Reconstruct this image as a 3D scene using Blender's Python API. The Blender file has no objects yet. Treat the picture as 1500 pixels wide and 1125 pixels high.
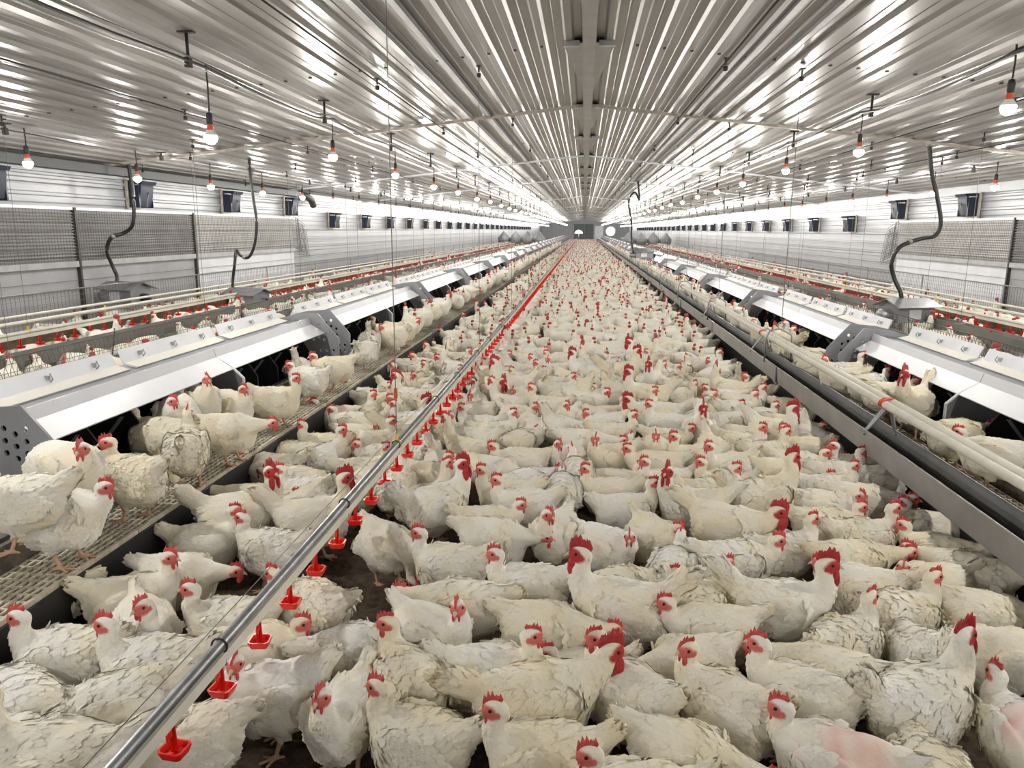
import bpy, bmesh, math, random
import numpy as np
from mathutils import Vector, Matrix
R = random.Random(7)
NR = np.random.RandomState(11)
SC = bpy.context.scene
COL = SC.collection
PI = math.pi

# ------------------------------------------------------------ camera, light, exposure
FPX = 1092.0                      # focal length in pixels of the 1500 x 1125 frame
CAM = Vector((0.0, 0.0, 1.5))
VPX, VPY, ROLL = 856.0, 337.0, 0.0075
cam_d = bpy.data.cameras.new('camera'); cam_d.sensor_width = 36.0; cam_d.lens = FPX / 1500 * 36
cam_d.clip_start = 0.05; cam_d.clip_end = 400
cam_o = bpy.data.objects.new('camera', cam_d); COL.objects.link(cam_o)
ydir = Vector(((VPX - 750) / FPX, (562.5 - VPY) / FPX, -1)).normalized()      # world +Y seen by the camera
xdir = Vector((math.cos(ROLL), -math.sin(ROLL), 0)); xdir = (xdir - ydir * xdir.dot(ydir)).normalized()
zdir = xdir.cross(ydir)
RW = Matrix((xdir, ydir, zdir))                                               # camera axes -> world
cam_o.matrix_world = Matrix.Translation(CAM) @ RW.to_4x4()
SC.camera = cam_o
SC.view_settings.view_transform = 'Standard'; SC.view_settings.look = 'None'
SC.view_settings.gamma = 1.0; SC.view_settings.use_curve_mapping = False
SC.view_settings.exposure = 0.80
BULB_W = 640.0                    # radiance of the lit bulb glass
wd = bpy.data.worlds.new('world'); SC.world = wd; wd.use_nodes = True
wd.node_tree.nodes['Background'].inputs[0].default_value = (0.75, 0.8, 0.9, 1)
wd.node_tree.nodes['Background'].inputs[1].default_value = 0.3

def ground(px, py, z=0.0):
    """the place on the level z that stands at pixel px, py of the photograph"""
    d = RW @ Vector(((px - 750) / FPX, (562.5 - py) / FPX, -1))
    t = (z - CAM.z) / d.z
    return CAM + d * t

def project(p):
    c = RW.transposed() @ (Vector(p) - CAM)
    return (750 + FPX * c.x / -c.z, 562.5 - FPX * c.y / -c.z, -c.z)

# ------------------------------------------------------------ helpers
MATS = {}
def mat(name, col, rough=0.6, metal=0.0, var=0.0, vscale=8.0, bump=0.0, bscale=60.0, emit=None, estr=0.0, spec=0.5, col2=None):
    if name in MATS: return MATS[name]
    m = bpy.data.materials.new(name); m.use_nodes = True
    nt = m.node_tree; b = nt.nodes['Principled BSDF']
    b.inputs['Base Color'].default_value = (*col, 1); b.inputs['Roughness'].default_value = rough
    b.inputs['Metallic'].default_value = metal; b.inputs['Specular IOR Level'].default_value = spec
    if var > 0 or bump > 0:
        tc = nt.nodes.new('ShaderNodeTexCoord')
    if var > 0:
        n = nt.nodes.new('ShaderNodeTexNoise'); n.inputs['Scale'].default_value = vscale; n.inputs['Detail'].default_value = 5
        nt.links.new(tc.outputs['Object'], n.inputs['Vector'])
        r = nt.nodes.new('ShaderNodeValToRGB')
        c2 = col2 if col2 else tuple(c * (1 - var) for c in col)
        r.color_ramp.elements[0].color = (*c2, 1); r.color_ramp.elements[1].color = (*col, 1)
        r.color_ramp.elements[0].position = 0.35; r.color_ramp.elements[1].position = 0.62
        nt.links.new(n.outputs['Fac'], r.inputs['Fac']); nt.links.new(r.outputs['Color'], b.inputs['Base Color'])
    if bump > 0:
        n2 = nt.nodes.new('ShaderNodeTexNoise'); n2.inputs['Scale'].default_value = bscale; n2.inputs['Detail'].default_value = 6
        nt.links.new(tc.outputs['Object'], n2.inputs['Vector'])
        bp = nt.nodes.new('ShaderNodeBump'); bp.inputs['Strength'].default_value = bump; bp.inputs['Distance'].default_value = 0.01
        nt.links.new(n2.outputs['Fac'], bp.inputs['Height']); nt.links.new(bp.outputs['Normal'], b.inputs['Normal'])
    if emit:
        b.inputs['Emission Color'].default_value = (*emit, 1); b.inputs['Emission Strength'].default_value = estr
    MATS[name] = m
    return m

def tag(o, label=None, cat=None, group=None, kind=None):
    if label: o['label'] = label
    if cat: o['category'] = cat
    if group: o['group'] = group
    if kind: o['kind'] = kind
    return o

def link(name, data, parent=None, loc=None, rz=None):
    o = bpy.data.objects.new(name, data); COL.objects.link(o)
    if parent: o.parent = parent
    if loc is not None: o.location = loc
    if rz is not None: o.rotation_euler = (0, 0, rz)
    return o

def empty(name, loc=(0, 0, 0), rz=0.0):
    o = link(name, None, None, loc, rz); o.empty_display_size = 0.1
    return o

class MB:
    """collects simple solids into one mesh"""
    def __init__(s): s.v = []; s.f = []; s.m = []; s.sm = []
    def add(s, vs, fs, mi=0, smooth=False):
        o = len(s.v); s.v += [tuple(v) for v in vs]
        for f in fs: s.f.append(tuple(i + o for i in f)); s.m.append(mi); s.sm.append(smooth)
        return s
    def box(s, a, b, mi=0):
        x0, x1 = sorted((a[0], b[0])); y0, y1 = sorted((a[1], b[1])); z0, z1 = sorted((a[2], b[2]))
        return s.add([(x0,y0,z0),(x1,y0,z0),(x1,y1,z0),(x0,y1,z0),(x0,y0,z1),(x1,y0,z1),(x1,y1,z1),(x0,y1,z1)],
                     [(0,3,2,1),(4,5,6,7),(0,1,5,4),(1,2,6,5),(2,3,7,6),(3,0,4,7)], mi)
    def prism(s, poly, y0, y1, mi=0):
        """polygon of (x, z) pushed from y0 to y1"""
        ar = sum(poly[i][0] * poly[(i+1) % len(poly)][1] - poly[(i+1) % len(poly)][0] * poly[i][1] for i in range(len(poly)))
        if ar < 0: poly = poly[::-1]
        n = len(poly); vs = [(x, y0, z) for x, z in poly] + [(x, y1, z) for x, z in poly]
        fs = [tuple(range(n)), tuple(range(2*n-1, n-1, -1))] + [(i, i+n, (i+1) % n + n, (i+1) % n) for i in range(n)]
        return s.add(vs, fs, mi)
    def prism_z(s, poly, z0, z1, mi=0):
        ar = sum(poly[i][0] * poly[(i+1) % len(poly)][1] - poly[(i+1) % len(poly)][0] * poly[i][1] for i in range(len(poly)))
        if ar < 0: poly = poly[::-1]
        n = len(poly); vs = [(x, y, z0) for x, y in poly] + [(x, y, z1) for x, y in poly]
        fs = [tuple(range(n-1, -1, -1)), tuple(range(n, 2*n))] + [(i, (i+1) % n, (i+1) % n + n, i+n) for i in range(n)]
        return s.add(vs, fs, mi)
    def sheet(s, prof, y0, y1, mi=0, flip=False):
        """open profile of (x, z) pushed along y"""
        n = len(prof); vs = [(x, y0, z) for x, z in prof] + [(x, y1, z) for x, z in prof]
        fs = [(i, i+1, i+1+n, i+n) if not flip else (i+n, i+1+n, i+1, i) for i in range(n-1)]
        return s.add(vs, fs, mi)
    def tube(s, pts, r, n=8, mi=0, caps=True, radii=None):
        pts = [Vector(p) for p in pts]; rings = []
        up = Vector((0, 0, 1))
        vs = []; fs = []
        for i, p in enumerate(pts):
            t = (pts[min(i+1, len(pts)-1)] - pts[max(i-1, 0)])
            t = t.normalized() if t.length > 1e-9 else Vector((0, 0, 1))
            a = t.cross(up)
            if a.length < 1e-3: a = t.cross(Vector((0, 1, 0)))
            a.normalize(); b = t.cross(a)
            rr = radii[i] if radii else r
            vs += [tuple(p + (a * math.cos(2*PI*k/n) + b * math.sin(2*PI*k/n)) * rr) for k in range(n)]
        for i in range(len(pts)-1):
            for k in range(n):
                fs.append((i*n+k, (i+1)*n+k, (i+1)*n+(k+1) % n, i*n+(k+1) % n))
        s.add(vs, fs, mi, n > 4)
        if caps:
            o = len(s.v) - len(vs); L = (len(pts)-1)*n
            s.f.append(tuple(o+k for k in range(n))); s.m.append(mi); s.sm.append(False)
            s.f.append(tuple(o+L+k for k in range(n-1, -1, -1))); s.m.append(mi); s.sm.append(False)
        return s
    def lathe(s, prof, c=(0, 0, 0), n=12, mi=0, axis='z'):
        """prof of (r, h) spun about an axis through c"""
        vs = []; fs = []
        for r, h in prof:
            for k in range(n):
                a = 2*PI*k/n; x, y = r*math.cos(a), r*math.sin(a)
                vs.append((c[0]+x, c[1]+y, c[2]+h) if axis == 'z' else (c[0]+x, c[1]+h, c[2]+y) if axis == 'y' else (c[0]+h, c[1]+x, c[2]+y))
        for i in range(len(prof)-1):
            for k in range(n):
                q = (i*n+k, i*n+(k+1) % n, (i+1)*n+(k+1) % n, (i+1)*n+k)
                fs.append(q if axis != 'y' else q[::-1])
        return s.add(vs, fs, mi, True)
    def mesh(s, name, mats):
        me = bpy.data.meshes.new(name); me.from_pydata(s.v, [], s.f)
        for m in (mats if isinstance(mats, (list, tuple)) else [mats]): me.materials.append(m)
        me.polygons.foreach_set('material_index', s.m); me.polygons.foreach_set('use_smooth', s.sm)
        me.update(); return me
    def build(s, name, mats, parent=None, loc=None, rz=None):
        return link(name, s.mesh(name, mats), parent, loc, rz)

def copy_tree(o, parent=None):
    c = o.copy(); COL.objects.link(c); c.parent = parent
    for ch in o.children: copy_tree(ch, c)
    return c

def ordinal(i):
    w = ['nearest', 'second nearest', 'third nearest', 'fourth nearest', 'fifth nearest', 'sixth nearest', 'seventh nearest', 'eighth nearest',
         'ninth nearest', 'tenth nearest']
    return w[i]
# ------------------------------------------------------------ chickens: shape
def d_ell(p, c, r):
    q = (p - np.array(c)) ; r = np.array(r)
    k0 = np.sqrt(((q / r) ** 2).sum(1)) + 1e-9; k1 = np.sqrt(((q / (r * r)) ** 2).sum(1)) + 1e-9
    return k0 * (k0 - 1) / k1
def d_cap(p, a, b, ra, rb, flat=1.0):
    a = np.array(a, float); b = np.array(b, float)
    s = np.array([1, flat, 1.0]); pa = (p - a) * s; ba = (b - a) * s
    t = np.clip((pa @ ba) / (ba @ ba), 0, 1)
    return np.sqrt(((pa - t[:, None] * ba) ** 2).sum(1)) - (ra + (rb - ra) * t)
def smin(a, b, k):
    h = np.clip(0.5 + 0.5 * (b - a) / k, 0, 1)
    return b * (1 - h) + a * h - k * h * (1 - h)
def wob(p, f, seed):
    r = np.random.RandomState(seed); o = np.zeros(len(p))
    for i in range(7):
        d = r.normal(size=3); d /= np.linalg.norm(d); d *= f * r.uniform(.6, 1.6)
        o += np.sin(p @ d + r.uniform(0, 6.28))
    return o / 3.0

def surface_nets(fn, lo, hi, h):
    lo = np.array(lo); n = np.ceil((np.array(hi) - lo) / h).astype(int) + 1
    g = np.stack(np.meshgrid(*[lo[i] + h * np.arange(n[i]) for i in range(3)], indexing='ij'), -1)
    f = fn(g.reshape(-1, 3)).reshape(n)
    ins = f < 0
    cn = n - 1
    corners = [(a, b, c) for a in (0, 1) for b in (0, 1) for c in (0, 1)]
    def sh(A, o): return A[o[0]:o[0]+cn[0], o[1]:o[1]+cn[1], o[2]:o[2]+cn[2]]
    cnt = sum(sh(ins, o).astype(int) for o in corners)
    act = (cnt > 0) & (cnt < 8)
    idx = np.full(cn, -1); idx[act] = np.arange(act.sum())
    acc = np.zeros((act.sum(), 3)); num = np.zeros(act.sum())
    for o1 in corners:
        for ax in range(3):
            if o1[ax]: continue
            o2 = list(o1); o2[ax] = 1
            a = sh(f, o1)[act]; b = sh(f, o2)[act]; m = (a < 0) != (b < 0)
            t = np.where(m, a / np.where(m, a - b, 1), 0)
            pt = np.tile(np.array(o1, float), (len(a), 1)); pt[:, ax] += t
            acc += pt * m[:, None]; num += m
    base = np.argwhere(act)
    V = lo + h * (base + acc / num[:, None])
    Q = []
    for ax in range(3):
        u, v = (ax + 1) % 3, (ax + 2) % 3
        s1 = [slice(1, -1)] * 3; s1[ax] = slice(0, -1)
        s2 = [slice(1, -1)] * 3; s2[ax] = slice(1, None)
        a = ins[tuple(s1)]; b = ins[tuple(s2)]
        for flip, m in ((False, a & ~b), (True, ~a & b)):
            ijk = np.argwhere(m)
            if not len(ijk): continue
            ijk = ijk + 1; ijk[:, ax] -= 1
            def at(du, dv):
                k = ijk.copy(); k[:, u] -= du; k[:, v] -= dv
                return idx[k[:, 0], k[:, 1], k[:, 2]]
            q = np.stack([at(1, 1), at(0, 1), at(0, 0), at(1, 0)], 1)
            Q.append(q[:, ::-1] if flip else q)
    return V, np.concatenate(Q)

def rotp(p, pitch, c):
    """turn a point about the body's cross axis, nose up positive"""
    x, z = p[0] - c[0], p[2] - c[2]; ca, sa = math.cos(pitch), math.sin(pitch)
    return (c[0] + x*ca - z*sa, p[1], c[2] + x*sa + z*ca)

class Bird:
    """a pose: where the neck, head, tail and legs of one white chicken lie; +x is forward"""
    def __init__(s, head, neck_mid, yaw=0, hp=0, zb=0.215, pitch=0, tail=0.6, tail_len=0.09, cock=False, fluff=1.0, seed=1, bare=None, legs=True, flap=False):
        s.flap = flap
        s.cock, s.seed, s.zb, s.fluff, s.bare, s.legs = cock, seed, zb, fluff, bare, legs
        s.c = (0, 0, zb); s.pitch = pitch
        nb = rotp((0.085, 0, zb + 0.035), pitch, s.c)
        s.B = [np.array(nb), np.array(neck_mid, float), np.array(head, float)]
        y, p = math.radians(yaw), math.radians(hp)
        s.hx = np.array([math.cos(y)*math.cos(p), math.sin(y)*math.cos(p), math.sin(p)])
        s.hy = np.array([-math.sin(y), math.cos(y), 0.0]); s.hz = np.cross(s.hx, s.hy)
        s.H = np.array(head, float); s.B[2] = s.H - s.hx * 0.020 - s.hz * 0.010
        s.t0 = np.array(rotp((-0.125, 0, zb + 0.045), pitch, s.c))
        td = np.array([-math.cos(tail), 0, math.sin(tail)]); s.td = td
        s.t1 = s.t0 + td * tail_len
        t = np.linspace(0, 1, 9)[:, None]
        s.N = (1-t)**2 * s.B[0] + 2*t*(1-t) * s.B[1] + t*t * s.B[2]
        r0, r1 = (0.086, 0.029) if cock else (0.078, 0.0245)
        s.nr = r0 + (r1 - r0) * np.linspace(0, 1, 9) ** 0.62
        s.k = 1.1 if cock else 1.0
    def hl(s, x, y, z): return s.H + s.hx*x + s.hy*y + s.hz*z
    def loc(s, P): q = P - s.H; return np.stack([q @ s.hx, q @ s.hy, q @ s.hz], 1)
    def sdf(s, P, legs=True):
        pit, c, zb, fl = s.pitch, s.c, s.zb, s.fluff
        x, z = P[:, 0] - c[0], P[:, 2] - c[2]; ca, sa = math.cos(-pit), math.sin(-pit)
        Q = np.stack([x*ca - z*sa, P[:, 1], x*sa + z*ca], 1)
        d = d_ell(Q, (-0.02, 0, 0), (0.142*fl, 0.117*fl, 0.117*fl))
        d = smin(d, d_ell(Q, (0.065, 0, -0.012), (0.098*fl, 0.104*fl, 0.112*fl)), 0.04)
        d = smin(d, d_ell(Q, (-0.100, 0, 0.018), (0.088, 0.090*fl, 0.090)), 0.04)
        d = smin(d, d_ell(Q, (-0.072, 0, -0.042), (0.09, 0.097*fl, 0.084*fl)), 0.04)
        for sy in (-1, 1):                                   # folded wings
            w = Q - np.array([-0.015, sy*0.100*fl, 0.020])
            an = 0.28; w = np.stack([w[:, 0]*math.cos(an) + w[:, 2]*math.sin(an), w[:, 1] + sy*0.10*(w[:,2]), -w[:, 0]*math.sin(an) + w[:, 2]*math.cos(an)], 1)
            d = smin(d, d_ell(w, (0, 0, 0), (0.135, 0.024, 0.068)), 0.010)
        d = smin(d, d_cap(P, s.t0, s.t1, 0.060, 0.034, 1.55), 0.035)
        if s.flap:
            for sy in (-1, 1):
                w = P - np.array([-0.03, sy*0.125, zb + 0.15]); w = np.stack([w[:, 0] + .45*w[:, 2], w[:, 1] - sy*.30*w[:, 2], w[:, 2]], 1)
                d = smin(d, d_ell(w, (0, 0, 0), (0.085, 0.018, 0.15)), 0.012)
        if s.cock: d = smin(d, d_cap(P, s.t1, s.t1 + s.td*0.05 + np.array([0, 0, -0.02]), 0.03, 0.016, 1.6), 0.03)
        d = d + 0.0050 * wob(P, 34, s.seed) + 0.0014 * wob(P, 95, s.seed + 5)
        n = None
        for i in range(8):
            e = d_cap(P, s.N[i], s.N[i+1], s.nr[i], s.nr[i+1]); n = e if n is None else np.minimum(n, e)
        n = n + 0.0012 * wob(P, 80, s.seed + 9)
        d = smin(d, n, 0.045)
        L = s.loc(P)
        hd = d_ell(L, (0.004, 0, 0), (0.037, 0.0265, 0.029))
        d = smin(d, hd, 0.014)
        d = smin(d, d_ell(L, (0.020, 0, -0.011), (0.020, 0.020, 0.017)), 0.01)      # cheeks
        for sy in (-1, 1): d = smin(d, d_ell(L, (-0.006, sy*0.023, -0.012), (0.008, 0.006, 0.010)), 0.005)   # ear lobes
        if s.legs and legs:
            for sy in (-1, 1):
                hip = rotp((0.0, sy*0.055, zb - 0.055), pit, c)
                kn = (-0.012 + 0.018*sy, sy*0.056, max(0.085, zb - 0.125))
                d = smin(d, d_cap(P, hip, kn, 0.058, 0.022), 0.03)
                an = (0.012 + 0.018*sy, sy*0.060, 0.016)
                l = d_cap(P, kn, an, 0.0105, 0.0085)
                for a, ln in ((0, .058), (38, .05), (-38, .05), (178, .028)):
                    a = math.radians(a); tip = (an[0] + math.cos(a)*ln, an[1] + math.sin(a)*ln, 0.006)
                    l = smin(l, d_cap(P, (an[0], an[1], 0.013), tip, 0.0078, 0.0056), 0.006)
                d = smin(d, l, 0.008)
        return d
    def masks(s, P):
        L = s.loc(P)
        e = np.sqrt((((L - np.array([0.021, 0, -0.004])) / np.array([0.029, 0.06, 0.024])) ** 2).sum(1))
        e2 = np.sqrt((((np.abs(L) * [1, 1, 1] - np.array([0.006, 0.023, 0.013])) / np.array([0.013, 0.012, 0.014])) ** 2).sum(1))
        e2 = np.where(L[:, 2] < 0, e2, 9)
        face = np.clip(((1.32 if s.cock else 1.15) - np.minimum(e, e2)) / 0.25, 0, 1)
        leg = np.zeros(len(P))
        if s.legs: leg = np.clip((max(0.082, s.zb - 0.128) - P[:, 2]) / 0.012, 0, 1) * (np.linalg.norm(P[:, :2], axis=1) < 0.13)
        bare = np.zeros(len(P))
        if s.bare is not None:
            bc, br = s.bare
            bare = np.clip((1 - np.sqrt((((P - np.array(bc)) / np.array(br)) ** 2).sum(1)) + 0.22 * wob(P, 70, 3)) / 0.8, 0, 1)
        far = np.clip(-P[:, 0] * 3 + 0.25, 0, 1)
        return np.stack([face, leg, bare, far], 1)
    def bounds(s):
        pts = np.array(list(s.N) + [s.t1, s.t0])
        lo = np.minimum(pts.min(0) - 0.08, [-0.25, -0.17, -0.01]); hi = np.maximum(pts.max(0) + 0.08, [0.21, 0.17, s.zb + 0.17])
        if s.flap: lo[0] -= .08; lo[1] = -.26; hi[1] = .26; hi[2] = s.zb + .34
        lo[2] = max(lo[2], -0.012)
        return lo, hi
    def body(s, name, h, mtl, legs=True):
        lo, hi = s.bounds(); V, Q = surface_nets(lambda P: s.sdf(P, legs), lo, hi, h)
        me = bpy.data.meshes.new(name); me.from_pydata(V.tolist(), [], Q.tolist())
        me.polygons.foreach_set('use_smooth', [True] * len(Q))
        at = me.color_attributes.new('parts', 'FLOAT_COLOR', 'POINT'); at.data.foreach_set('color', s.masks(V).ravel())
        me.materials.append(mtl); me.update()
        return me, V, Q
    def feathers(s, name, V, Q, n, mtl, scale=1.0, seed=0):
        r = np.random.RandomState(seed + 77)
        c = V[Q].mean(1); e1 = V[Q[:, 2]] - V[Q[:, 0]]; e2 = V[Q[:, 3]] - V[Q[:, 1]]
        nn = np.cross(e1, e2); ar = np.linalg.norm(nn, axis=1) + 1e-12; nn /= ar[:, None]
        mk = s.masks(c)
        w = ar * (mk[:, 0] < .02) * (mk[:, 1] < .02) * (mk[:, 2] < 0.15)
        hd = np.linalg.norm(c - s.H, axis=1); w = w * (hd > 0.045) * (c[:, 2] > 0.05)
        dn = np.linalg.norm(c[:, None] - s.N[None], axis=2) / s.nr[None]; ti = dn.argmin(1); nk = (dn.min(1) < 1.25) & (ti >= 2)
        w = w * np.where(nk, 1.7, 1.0)
        dt = np.linalg.norm(c - s.t1, axis=1); tl = dt < 0.075
        w = w * np.where(tl, 1.6, 1.0)
        pick = r.choice(len(c), n, p=w / w.sum())
        tang = np.gradient(s.N, axis=0); tang /= np.linalg.norm(tang, axis=1)[:, None]
        vs = np.zeros((n, 9, 3)); 
        p = c[pick]; N = nn[pick]; K = nk[pick]; T = tl[pick]
        f = np.tile(np.array([-1.0, 0, -0.22]), (n, 1)); f[:, 2] -= np.clip((s.zb - p[:, 2]) * 5, -0.3, 0.9)
        f[K] = -tang[ti[pick][K]]; f[T] = s.td
        f += r.normal(scale=0.11, size=f.shape)
        f -= N * (f * N).sum(1)[:, None]; f /= np.linalg.norm(f, axis=1)[:, None] + 1e-9
        sd = np.cross(N, f)
        ln = np.where(K, r.uniform(.016, .027, n), np.where(T, r.uniform(.04, .065, n), r.uniform(.024, .046, n))) * scale
        wing = (~K) & (~T) & (np.abs(p[:, 1]) > 0.085) & (np.abs(p[:, 2] - s.zb - 0.02) < 0.06)
        ln = np.where(wing, ln * 1.25, ln)
        wd_ = ln * np.where(K, .34, np.where(T, .24, r.uniform(.30, .42, n)))
        lift = np.where(K, r.uniform(.0005, .0022, n), np.where(T, r.uniform(.002, .009, n), r.uniform(.0006, .0034, n))) * scale
        for ri, (t, ww, lf) in enumerate(((0, .55, -.001), (.6, 1.0, None), (1.0, .42, None))):
            for ci, sx in enumerate((-1, 0, 1)):
                hgt = np.full(n, lf) if lf is not None else (lift * t + 0.0006)
                q = p + f * (ln * (t - .25))[:, None] + sd * (wd_ * sx * ww)[:, None] + N * (hgt - abs(sx) * wd_ * 0.16)[:, None]
                if ri == 2 and sx == 0: q = q + f * (ln * .12)[:, None]
                vs[:, ri*3+ci] = q
        fq = np.array([(0, 1, 4, 3), (1, 2, 5, 4), (3, 4, 7, 6), (4, 5, 8, 7)])
        F = (fq[None] + 9 * np.arange(n)[:, None, None]).reshape(-1, 4)
        me = bpy.data.meshes.new(name); me.from_pydata(vs.reshape(-1, 3).tolist(), [], F.tolist())
        me.polygons.foreach_set('use_smooth', [True] * len(F))
        at = me.color_attributes.new('parts', 'FLOAT_COLOR', 'POINT')
        m4 = s.masks(np.repeat(p, 9, 0)); m4[:, :3] = 0; at.data.foreach_set('color', m4.ravel())
        me.materials.append(mtl); me.update()
        return me
    def comb(s, b=None):
        b = b or MB(); r = random.Random(s.seed)
        h, x0, x1, th, nt = (0.052, 0.036, -0.040, 0.006, 5) if s.cock else (0.033, 0.036, -0.024, 0.0046, 5)
        n = 31; lean = r.uniform(-.35, .35); rows = []
        for i in range(n):
            t = i / (n - 1); x = x0 + (x1 - x0) * t
            zb_ = 0.029 * math.sqrt(max(0.0, 1 - ((x - 0.004) / 0.042) ** 2)) - 0.004
            saw = abs(((t * nt) % 1.0) - 0.5) * 2; saw = 1 - saw
            env = (math.sin(min(1, t * 1.15 + 0.1) * PI) ** 0.5 if t < 0.75 else 0.95 - (t - 0.75) * 1.6)
            top = zb_ + h * max(0.12, env) * ((0.45 + 0.55 * saw) if not s.cock else (0.68 + 0.32 * saw))
            xo = x - (0.012 if s.cock else 0.006) * t
            rows.append([(x, zb_, th), (x * .5 + xo * .5, zb_ + (top - zb_) * .55, th * .75), (xo, top, th * .25)])
        vs = []; fs = []
        for sg in (1, -1):
            for row in rows:
                for (x, z, t_) in row:
                    y = sg * t_ + lean * max(0, z - 0.025) * (1.0 if not s.cock else .8)
                    vs.append(tuple(s.hl(x, y, z)))
        m = n * 3
        for i in range(n - 1):
            for j in range(2):
                a = i*3+j; fs.append((a, a+1, a+4, a+3)); fs.append((m+a, m+a+3, m+a+4, m+a+1))
            a = i*3+2; fs.append((a, m+a, m+a+3, a+3))
        fs.append((0, m, m+1, 1)); fs.append((1, m+1, m+2, 2)); e = (n-1)*3
        fs.append((e, e+1, m+e+1, m+e)); fs.append((e+1, e+2, m+e+2, m+e+1))
        return b.add(vs, fs, 0, True)
    def blob(s, b, c, rr, n=10, k=7, tear=0.0):
        vs = []; fs = []
        for i in range(k + 1):
            th = PI * i / k
            for j in range(n):
                ph = 2*PI*j/n; w = 1 - tear * (math.cos(th) * .5 + .5)
                vs.append(tuple(s.hl(c[0] + rr[0]*math.sin(th)*math.cos(ph)*w, c[1] + rr[1]*math.sin(th)*math.sin(ph)*w, c[2] + rr[2]*math.cos(th))))
        for i in range(k):
            for j in range(n): fs.append((i*n+j, (i+1)*n+j, (i+1)*n+(j+1) % n, i*n+(j+1) % n))
        return b.add(vs, fs, 0, True)
    def wattle(s, sy, b=None):
        b = b or MB()
        if s.cock: return s.blob(b, (0.025, sy*0.015, -0.050), (0.027, 0.012, 0.040), tear=.3)
        return s.blob(b, (0.024, sy*0.012, -0.033), (0.0135, 0.0065, 0.021), tear=.4)
    def eye(s, sy, b=None): return s.blob(b or MB(), (0.013, sy*0.0252, 0.005), (0.0062, 0.0040, 0.0062), 10, 6)
    def beak(s, b=None):
        b = b or MB(); n = 8; vs = []; fs = []
        for x, rr, dz in ((0.026, 0.0125, -0.003), (0.040, 0.0098, -0.003), (0.051, 0.0055, -0.006), (0.058, 0.001, -0.012)):
            for j in range(n):
                a = 2*PI*j/n; vs.append(tuple(s.hl(x, rr*.85*math.cos(a), dz + rr*math.sin(a)*(1.0 if math.sin(a) > 0 else .7))))
        for i in range(3):
            for j in range(n): fs.append((i*n+j, i*n+(j+1) % n, (i+1)*n+(j+1) % n, (i+1)*n+j))
        return b.add(vs, fs, 0, True)

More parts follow.
